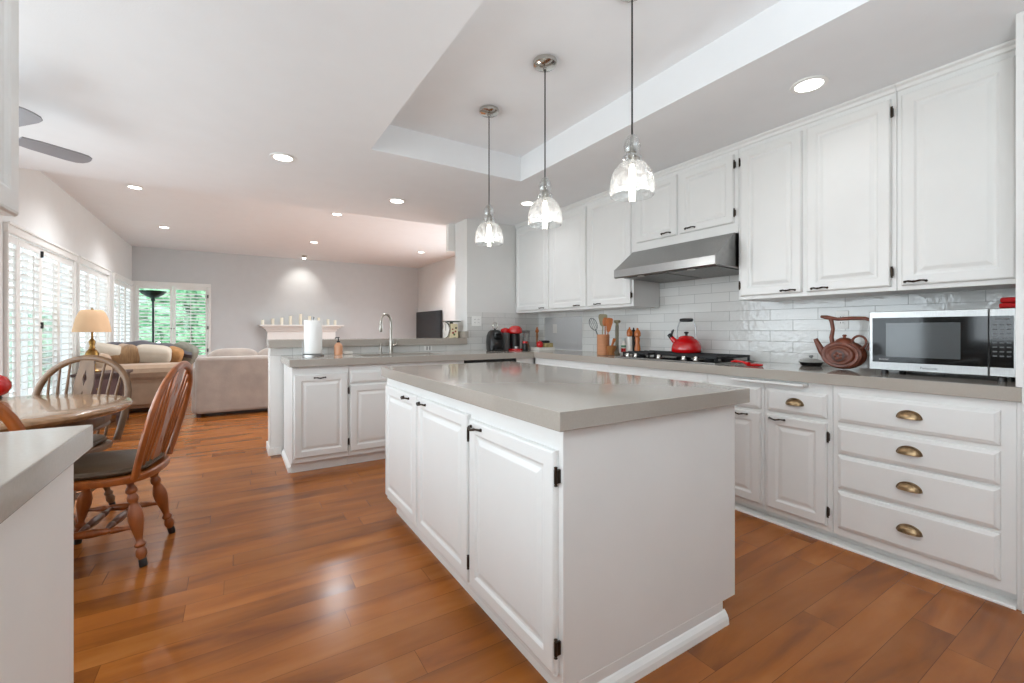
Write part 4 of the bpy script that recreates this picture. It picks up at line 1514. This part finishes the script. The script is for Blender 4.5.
rl.lathe([(.020, .022), (.020, .322)], (.609, 4.36, CT), 20, cap0=False, cap1=False)
tag(rl.build('paper_towel_roll', PAPER, loc=(.609, 4.36, CT + .022), smooth=True), 'white paper towel roll standing on the steel holder', 'paper towel roll')
k = thing('soap_bottle', 'peach coloured glass soap bottle with black pump beside the paper towels', 'soap bottle', (.835, 4.40, CT))
M().lathe([(.034, 0), (.038, .005), (.038, .085), (.030, .104), (.015, .112), (.015, .120)], (.835, 4.40, CT), 22).build('bottle_body', mat('peach_soap_glass', (214, 158, 122), .15, var=.05), k, smooth=True)
M().lathe([(.016, .118), (.016, .130), (.006, .133), (.005, .158), (.011, .160), (.011, .168)], (.835, 4.40, CT), 16).build('pump', BLACK, k, smooth=True)
M().tube([(.835, 4.40, CT + .164), (.81, 4.38, CT + .164), (.80, 4.372, CT + .156)], .005, 8).build('nozzle', BLACK, k, smooth=True)
sp_ = M().ellipsoid((.93, 4.465, CT + .014), (.048, .03, .014), 16, 8, .4)
tag(sp_.build('sponge', CERAM, loc=(.93, 4.465, CT), smooth=True), 'white sponge lying at the rear edge of the sink', 'sponge')
# scale on the ledge
LZ = 1.058
k = thing('kitchen_scale', 'cream kitchen scale with white dial and green tray on the ledge', 'kitchen scale', (2.15, 4.74, LZ))
mm = M()
mm.prism([(2.098, 4.655, LZ + .004), (2.205, 4.655, LZ + .004), (2.192, 4.655, LZ + .165), (2.112, 4.655, LZ + .165)], (0, .165, 0))
mm.build('scale_body', CREAMP, k, bevel=.006)
for x in (2.11, 2.19):
    for y in (4.67, 4.80):
        M().box(x - .01, x + .01, y - .01, y + .01, LZ, LZ + .006).build('foot', CREAMP, k)
rot = Matrix.Translation((2.097, 4.737, LZ + .092)) @ Matrix.Rotation(-PI / 2, 4, 'Y')
M().lathe([(.086, 0), (.086, .012), (.080, .016)], (0, 0, 0), 32).xf(rot).build('dial', CERAM, k, smooth=True)
M().lathe([(.087, .0), (.090, .010), (.087, .017), (.081, .016)], (0, 0, 0), 32, cap0=False, cap1=False).xf(rot).build('dial_rim', CHROME, k, smooth=True)
M().box(2.0785, 2.080, 4.733, 4.741, LZ + .085, LZ + .16).build('pointer', BLACK, k)
for x, z, r, m_ in ((2.135, .06, .014, PRINTR), (2.165, .075, .012, PRINTR), (2.150, .04, .013, mat('green_leaf_print', (96, 112, 60), .4)), (2.172, .115, .012, BLACK), (2.13, .10, .010, PRINTR)):
    M().lathe([(r, 0), (r * .9, .002)], (0, 0, 0), 12).xf(Matrix.Translation((x, 4.655, LZ + z)) @ Matrix.Rotation(PI / 2, 4, 'X')).build('fruit_print', m_, k)
M().lathe([(.02, .165), (.02, .182)], (2.152, 4.737, LZ), 14).build('tray_post', GREENP, k)
M().lathe([(.03, .182), (.085, .182), (.112, .192), (.114, .197), (.108, .196), (.08, .188), (.0, .187)], (2.152, 4.737, LZ), 32).build('tray', GREENP, k, smooth=True)
# television
k = thing('television', 'large dark television on the pale side wall of the living room', 'television', (4.38, 11.08, .72))
M().box(4.34, 4.395, 10.22, 11.93, .70, 1.645).build('screen_case', BLACK, k, bevel=.006)
M().box(4.337, 4.341, 10.235, 11.915, .715, 1.63).build('screen', TVG, k)
M().box(4.395, 4.4195, 10.8, 11.3, 1.0, 1.35).build('wall_bracket', BLACK, k)

# ------------------------------------------------------------------ fireplace and candles
k = thing('fireplace', 'white fireplace surround with stepped mantel shelf on the far wall', 'fireplace', (1.41, 11.85, 0))
sh = M().box(.49, 2.34, 11.62, BY, 1.240, 1.275)
sh.build('mantel_shelf', TRIM, k, bevel=.005)
cr = M()
for i, (o_, z0, z1) in enumerate(((.06, 1.205, 1.24), (.10, 1.165, 1.205), (.14, 1.12, 1.165), (.16, 1.105, 1.12))):
    cr.box(.49 + o_, 2.34 - o_, 11.62 + o_, BY, z0, z1)
cr.build('crown_steps', TRIM, k, bevel=.008)
M().box(.66, 2.17, 11.80, BY, .88, 1.105).build('frieze', TRIM, k, bevel=.003)
for a, b in ((.66, .92), (1.91, 2.17)):
    mm = M().box(a, b, 11.80, BY, 0, .88).box(a - .02, b + .02, 11.78, BY, 0, .14).box(a + .05, b - .05, 11.785, 11.81, .2, .8)
    mm.build('pilaster', TRIM, k, bevel=.004)
M().box(.92, 1.91, 11.93, BY, 0, .88).build('tile_surround', mat('grey_stone_tile', (150, 146, 140), .4, var=.15, scale=10), k)
M().box(1.06, 1.77, 11.915, 11.95, .02, .72).build('firebox', BLACK, k, bevel=.004)
CG = 'ivory candles on the mantel'
names = ['nearest the window end', 'second from the window end', 'third from the window end', 'fourth from the window end, just lower than the tallest', 'tallest, in the middle of the row', 'just past the tallest', 'fourth from the wall side end', 'second from the wall side end', 'at the wall side end']
for i, (px, py) in enumerate(((262.5, 319.8), (272.8, 318.6), (281.7, 317.6), (290.4, 316.0), (300.5, 314.0), (309.6, 316.0), (318.7, 317.6), (328, 319.2), (335, 320.2))):
    u = (px - 512) / FPX
    Y_ = 11.80
    X_ = Y_ * (u * math.cos(TH) + math.sin(TH)) / (math.cos(TH) - u * math.sin(TH))
    dep = X_ * math.sin(TH) + Y_ * math.cos(TH)
    zt = 1.15 + (330 - py) / FPX * dep
    lab = ['short ivory candle at the window end of the mantel row', 'ivory candle second from the window end of the mantel', 'ivory candle third from the window end of the mantel', 'tall ivory candle just on the window side of the tallest', 'tallest ivory candle in the middle of the mantel', 'tall ivory candle just past the tallest, behind the paper towels', 'ivory candle third from the television end of the mantel', 'ivory candle second from the television end of the mantel', 'short ivory candle at the television end of the mantel row'][i]
    k = thing('candle', lab, 'candle', (X_, Y_, 1.275), group=CG)
    r = .034
    M().lathe([(r, 1.275), (r, zt - .006), (r * .9, zt), (r * .3, zt - .004)], (X_, Y_, 0), 18).build('wax', CANDLE, k, smooth=True)
    M().tube([(X_, Y_, zt - .006), (X_, Y_, zt + .012)], .002, 6).build('wick', BLACK, k)

# ------------------------------------------------------------------ dining table and chairs
tcx, tcy = -1.085, 3.18
k = thing('dining_table', 'round oak pedestal dining table by the window', 'dining table', (tcx, tcy, 0))
M().lathe([(.40, .716), (.56, .716), (.585, .720), (.600, .730), (.607, .742), (.603, .752), (.592, .757), (.40, .757)], (tcx, tcy, 0), 72).build('table_top', OAKT, k, smooth=True, angle=50)
ap = [(.50, .715), (.515, .712), (.515, .665), (.505, .652), (.512, .640), (.505, .632), (.47, .632), (.47, .715)]
M().lathe(ap, (tcx, tcy, 0), 64, cap0=False, cap1=False).build('apron', OAKP, k, smooth=True, angle=40)
M().lathe([(.16, .715), (.16, .69), (.09, .67), (.075, .62), (.10, .54), (.125, .46), (.115, .38), (.085, .32), (.10, .29), (.13, .27), (.13, .20), (.10, .17)], (tcx, tcy, 0), 32).build('pedestal', OAK, k, smooth=True)
for j in range(4):
    a = PI / 4 + j * PI / 2
    u = Vector((math.cos(a), math.sin(a), 0))
    c_ = Vector((tcx, tcy, 0))
    M().tube([c_ + u * .09 + Vector((0, 0, .23)), c_ + u * .20 + Vector((0, 0, .20)), c_ + u * .32 + Vector((0, 0, .12)), c_ + u * .41 + Vector((0, 0, .055)), c_ + u * .46 + Vector((0, 0, .035))], [.05, .048, .04, .036, .034], 12).build('leg', OAK, k, smooth=True)
k = thing('red_vase', 'round red vase on dark foot standing on the table, cut by the picture edge', 'vase', (-1.166, 3.70, .757))
M().lathe([(.038, 0), (.042, .006), (.036, .014)], (-1.166, 3.70, .757), 24).build('foot_ring', BLACK, k, smooth=True)
M().lathe([(.036, .013), (.062, .03), (.077, .062), (.076, .092), (.058, .122), (.030, .138), (.022, .146), (.026, .154), (.018, .150)], (-1.166, 3.70, .757), 28).build('vase_body', RED, k, smooth=True)


def bow_pt(t):
    """t in 0..1 along the hoop; returns (y, z)"""
    zb, ztop, hw = .44, .965, .248
    if t < .25:
        q = t / .25
        return (-(.220 + (hw - .220) * math.sin(q * PI / 2)), zb + (.70 - zb) * q)
    if t > .75:
        y, z = bow_pt(1 - t)
        return (-y, z)
    a = PI * (t - .25) / .5
    return (-hw * math.cos(a), .70 + (ztop - .70) * math.sin(a) ** .9)


def back_x(z):
    return -.180 - .130 * (z - .44) / .525


CHG = 'windsor chairs around the dining table'
LEGP = [(0, .013), (.05, .018), (.09, .014), (.12, .023), (.16, .024), (.18, .016), (.22, .023), (.26, .023), (.28, .016), (.32, .022), (.40, .031), (.48, .031), (.58, .024), (.68, .016), (.72, .014), (.745, .023), (.77, .023), (.785, .015), (.82, .022), (.87, .023), (.91, .015), (.92, .0145)]
STRP = [(0, .008), (.12, .009), (.22, .015), (.27, .016), (.29, .010), (.33, .016), (.5, .020), (.67, .016), (.71, .010), (.73, .016), (.78, .015), (.88, .009), (1, .008)]


def make_chair(label, loc, rz, wood, dark, seatm):
    k = thing('windsor_chair', label, 'chair', loc, rz, CHG)
    # seat: rounded D outline, saddled rim
    out = []
    n = 40
    for i in range(n):
        a = 2 * PI * i / n
        ca, sa = math.cos(a), math.sin(a)
        rx = .225 if ca > 0 else .225
        out.append((rx * math.copysign(abs(ca) ** .55, ca) + .0, (.240 + .012 * ca) * math.copysign(abs(sa) ** .62, sa)))
    R = []
    for s_, z in ((.90, .408), (.985, .414), (1.0, .426), (.995, .442), (.96, .448), (.80, .446)):
        R.append([(x * s_, y * s_, z) for x, y in out])
    M().rings(R).build('seat', wood, k, local=True, smooth=True)
    R = []
    for s_, z in ((.86, .447), (.91, .456), (.92, .468), (.90, .482), (.80, .492), (.45, .495), (.1, .492)):
        R.append([(x * s_ + .012, y * s_ * .97, z) for x, y in out])
    cu = M().rings(R).build('seat_cushion', seatm, k, local=True, smooth=True)
    M().tube([(x * .925 + .012, y * .925 * .97, .467) for x, y in out + out[:1]], .006, 8).build('piping', seatm, cu, local=True, smooth=True)
    for sx, sy, tx_, ty_ in ((-.205, .190, -.125, .125), (-.205, -.190, -.125, -.125), (.225, .215, .145, .150), (.225, -.215, .145, -.150)):
        p0, p1 = Vector((tx_, ty_, .418)), Vector((sx, sy, .0))
        lg_ = M().lathe_between(p0, p1, LEGP, 16).build('leg', wood, k, local=True, smooth=True, angle=60)
        M().lathe_between(p0.lerp(p1, .915), p1, [(0, .0155), (.1, .017), (.9, .0165), (1, .015)], 14).build('foot_cap', BLACK, lg_, local=True, smooth=True)
    def lp(i, t):
        sx, sy, tx_, ty_ = ((-.205, .190, -.125, .125), (-.205, -.190, -.125, -.125), (.225, .215, .145, .150), (.225, -.215, .145, -.150))[i]
        return Vector((tx_, ty_, .418)).lerp(Vector((sx, sy, 0)), t)
    for a, b in ((0, 2), (1, 3)):
        M().lathe_between(lp(a, .56), lp(b, .56), STRP, 12).build('side_stretcher', wood, k, local=True, smooth=True, angle=60)
    for t in (.36, .64):
        p0, p1 = lp(0, .56).lerp(lp(2, .56), t), lp(1, .56).lerp(lp(3, .56), t)
        M().lathe_between(p0, p1, STRP, 12).build('cross_stretcher', dark, k, local=True, smooth=True, angle=60)
    # hoop
    pts = []
    for i in range(41):
        y, z = bow_pt(i / 40)
        pts.append((back_x(z), y, z))
    M().tube(pts, .0205, 12, flat=.75, up=(1, 0, 0)).build('back_hoop', wood, k, local=True, smooth=True)

    def hoop_z(y):
        best = .9
        for i in range(101):
            t = .12 + .38 * i / 100
            yy, zz = bow_pt(t)
            if yy >= -abs(y):
                return zz
        return best
    for y in (-.195, -.145, -.095, .095, .145, .195):
        yb = y * .80
        zt = hoop_z(y) - .004
        p0, p1 = Vector((back_x(.44) + .012, yb, .44)), Vector((back_x(zt), y, zt))
        M().lathe_between(p0, p1, [(0, .007), (.25, .0085), (.4, .0105), (.55, .0085), (1, .006)], 10).build('spindle', wood, k, local=True, smooth=True)
    # pierced splat
    zs = [.44 + (.958 - .44) * i / 36 for i in range(37)]

    def wid(z):
        q = (z - .44) / .518
        return .046 + .008 * math.cos(q * 2 * PI * 1.5) - .006 * (1 - q)

    def hole(z):
        q = (z - .44) / .518
        h = 0
        for c_, hw, hh in ((.76, .013, .09), (.55, .009, .05), (.25, .009, .06)):
            h = max(h, hw * max(0, 1 - abs(q - c_) / hh))
        return h
    for s_ in (-1, 1):
        v, f = [], []
        for z in zs:
            x = back_x(z) + .004
            h_ = hole(z)
            for yy, dx in ((s_ * h_, -.006), (s_ * wid(z), -.006), (s_ * wid(z), .006), (s_ * h_, .006)):
                v.append((x + dx, yy, z))
        mm = M()
        mm.rings([v[i * 4:i * 4 + 4] for i in range(len(zs))])
        if s_ == -1:
            acc = mm
        else:
            acc.add(mm.v, mm.f)
    acc.build('splat', wood, k, local=True)
    return k


def face_rz(F):
    return math.atan2(F[1], F[0])


ch = make_chair('honey oak windsor chair seen side-on beside the table, its turned legs in full view', (-.535, 3.0, 0), face_rz((-.98, .2)), OAK, OAKD, LEATHER)
ch2 = make_chair('pale oak windsor chair on the far side of the table, backrest above the table top', (-.905, 3.66, 0), face_rz((-.30, -.95)), OAKP, OAKD, LEATHER)
ch3 = dup(ch, (-.935, 2.555, 0), face_rz((-.12, .99)), 'reddish oak windsor chair at the picture edge, only its hoop showing above the near counter', CHG)

# ------------------------------------------------------------------ living room seating


def cushion(c, size, rot=(0, 0, 0), m=None, name='pillow', par=None, e=.42, loc=None, label=None, cat=None, group=None):
    mm = M().ellipsoid((0, 0, 0), size, 32, 16, e)
    # pinch the corners a little
    v2 = []
    for x, y, z in mm.v:
        q = (abs(x / size[0]) ** 4 + abs(y / size[1]) ** 4)
        v2.append((x, y, z * (1 - .22 * min(1, q))))
    mm.v = v2
    from mathutils import Euler
    mm.xf(Matrix.Translation(c) @ Euler([math.radians(a) for a in rot]).to_matrix().to_4x4())
    o = mm.build(name, m, par, loc=None if par else c, smooth=True, angle=75)
    if label:
        tag(o, label, cat, group)
    return o


# grey sofa with its back to the kitchen
gx0, gx1, gy0 = -.47, 1.75, 7.02
k = thing('velvet_sofa', 'taupe velvet sofa with its back to the kitchen', 'sofa', (.64, 7.5, 0))
mm = M().box(gx0 + .06, gx1 - .06, gy0 + .04, gy0 + .92, .05, .42)
mm.build('sofa_base', SOFA_G, k, bevel=.03, bseg=3)
M().box(gx0 + .04, gx1 - .04, gy0, gy0 + .24, .05, .79).build('sofa_back', SOFA_G, k, bevel=.045, bseg=4)
for a in (gx0, gx1 - .24):
    M().box(a, a + .24, gy0 + .03, gy0 + .93, .05, .66).build('arm', SOFA_G, k, bevel=.05, bseg=4)
w = (gx1 - gx0 - .48) / 3
for i in range(3):
    a = gx0 + .24 + i * w
    cushion((a + w / 2, gy0 + .60, .50), (w / 2 - .005, .34, .10), (0, 0, 0), SOFA_G, 'seat_cushion', k, .3)
    cushion((a + w / 2 - .06, gy0 + .30, .69), (w / 2 + .02, .14, .20), (-12, 0, 0), SOFA_G, 'back_cushion', k, .45)
for x in (gx0 + .08, gx1 - .08):
    for y in (gy0 + .06, gy0 + .86):
        M().lathe([(.03, .06), (.022, 0)], (x, y, 0), 12).build('foot', DARKW, k, smooth=True)

# tan sofa along the window wall, its arm towards the kitchen
k = thing('tan_sofa', 'tan sofa along the window wall, its end arm facing the kitchen', 'sofa', (-1.15, 9.0, 0))
ty0, ty1 = 7.85, 10.1
M().box(-1.70, -.66, ty0 + .02, ty1, .07, .42).build('sofa_base', SOFA_B, k, bevel=.02, bseg=2)
M().box(-1.72, -1.42, ty0, ty1, .07, .84).build('sofa_back', SOFA_B, k, bevel=.09, bseg=5)
for a in (ty0, ty1 - .26):
    mm = M()
    pr = [(a, .10), (a, .46), (a - .03, .50), (a - .045, .56), (a - .03, .62), (a + .02, .665), (a + .11, .685), (a + .2, .665), (a + .255, .60), (a + .26, .10)]
    mm.prism([(-1.70, y, z) for y, z in pr], (1.06, 0, 0))
    mm.build('rolled_arm', SOFA_B, k, bevel=.03, bseg=3)
for i in range(2):
    b_ = ty0 + .27 + i * .87
    cushion((-1.05, b_ + .43, .50), (.40, .43, .10), (0, 0, 0), SOFA_B, 'seat_cushion', k, .3)
    cushion((-1.34, b_ + .43, .74), (.14, .42, .21), (0, 12, 0), SOFA_B, 'back_cushion', k, .45)
for x in (-1.6, -.76):
    for y in (ty0 + .1, ty1 - .1):
        M().lathe([(.035, .08), (.026, 0)], (x, y, 0), 12).build('foot', DARKW, k, smooth=True)
PG2 = 'pillows on the tan sofa'
cushion((-1.50, 8.14, .80), (.19, .10, .16), (20, 14, 6), PIL_C, 'pillow', label='beige pillow nearest the lamp on the tan sofa', cat='pillow', group=PG2)
cushion((-1.30, 8.17, .765), (.18, .09, .15), (24, -26, 10), PIL_T, label='bronze brown pillow tilted against the cream one', cat='pillow', group=PG2)
cushion((-1.00, 8.22, .79), (.22, .10, .14), (22, 6, -3), PIL_C, label='long cream pillow leaning over the near sofa arm', cat='pillow', group=PG2)
cushion((-.77, 8.32, .76), (.11, .08, .14), (20, 22, -14), mat('ochre_cloth', (176, 130, 82), .8, var=.25, scale=12), label='ochre patterned pillow at the room side end of the cream one', cat='pillow', group=PG2)
cushion((-.66, 8.55, .78), (.17, .11, .17), (14, 26, -18), PIL_G, label='sage grey pillow slumped behind the ochre one', cat='pillow', group=PG2)
# knitted throw over the sofa back
mm = M()
R = []
for i in range(20):
    t = i / 19
    x = -1.60 + 1.05 * t
    zt = .93 + .055 * math.sin(t * PI * .9 + .3) - .10 * t ** 3 + .012 * math.sin(t * 19)
    R.append([(x, 8.55 + .20 * math.cos(2 * PI * j / 12), zt - .07 + .075 * math.sin(2 * PI * j / 12)) for j in range(12)])
mm.rings(R)
tag(mm.build('throw_blanket', THROW, loc=(-1.2, 8.55, .86), smooth=True), 'slate grey knitted throw heaped along the tan sofa back', 'blanket')

# end table, table lamp
k = thing('end_table', 'dark brown end table between the tan sofa and the windows', 'end table', (-1.45, 7.30, 0))
M().box(-1.60, -1.12, 7.02, 7.55, .60, .635).build('table_top', DARKW, k, bevel=.006)
M().box(-1.57, -1.15, 7.05, 7.52, .12, .60).build('case', DARKW, k, bevel=.004)
M().box(-1.53, -1.19, 7.035, 7.055, .34, .56).build('drawer', mat('mauve_brown_wood', (96, 70, 68), .45, var=.2), k, bevel=.004)
M().ellipsoid((-1.36, 7.022, .45), (.016, .016, .016), 12, 8).build('knob', BRASS, k, smooth=True)
for x in (-1.54, -1.18):
    for y in (7.08, 7.49):
        M().box(x - .025, x + .025, y - .025, y + .025, 0, .125).build('leg', DARKW, k, bevel=.004)
lx, ly, lz = -1.468, 7.30, .635
k = thing('table_lamp', 'brass table lamp with cream shade on the end table', 'table lamp', (lx, ly, lz))
M().lathe([(.085, 0), (.088, .012), (.07, .024), (.045, .034), (.03, .06), (.04, .09), (.028, .12), (.045, .155), (.062, .195), (.066, .225), (.05, .262), (.026, .285), (.032, .30), (.022, .32), (.028, .345), (.034, .37), (.022, .395), (.013, .41), (.012, .50)], (lx, ly, lz), 28).build('lamp_base', BRASS, k, smooth=True, angle=60)
M().lathe([(.178, .49), (.175, .52), (.148, .66), (.122, .728), (.100, .758), (.096, .760), (.118, .726), (.144, .66), (.171, .52), (.174, .49)], (lx, ly, lz), 40, cap0=False, cap1=False).build('lamp_shade', SHADE, k, smooth=True)
M().tube([(lx, ly, lz + .5), (lx, ly, lz + .74)], .005, 8).build('harp', BRASS, k, smooth=True)
M().lathe([(.012, .74), (.016, .765), (.006, .785)], (lx, ly, lz), 14).build('finial', BRASS, k, smooth=True)
for a in (0, 2 * PI / 3, 4 * PI / 3):
    M().tube([(lx, ly, lz + .735), (lx + .112 * math.cos(a), ly + .112 * math.sin(a), lz + .735)], .003, 6).build('spider_arm', BRASS, k, smooth=True)
# torchiere
qx, qy = -1.335, 11.0
k = thing('floor_lamp', 'dark green bronze torchiere floor lamp before the far window', 'floor lamp', (qx, qy, 0))
M().lathe([(.15, 0), (.15, .015), (.10, .03), (.03, .05), (.02, .08)], (qx, qy, 0), 28).build('base', VERDI, k, smooth=True)
M().tube([(qx, qy, .06), (qx, qy, 1.77)], .018, 12).build('pole', VERDI, k, smooth=True)
M().lathe([(.018, 1.70), (.035, 1.73), (.03, 1.77), (.08, 1.79), (.165, 1.845), (.220, 1.905), (.212, 1.91), (.155, 1.86), (.06, 1.80), (.0, 1.795)], (qx, qy, 0), 32).build('lamp_bowl', VERDI, k, smooth=True)
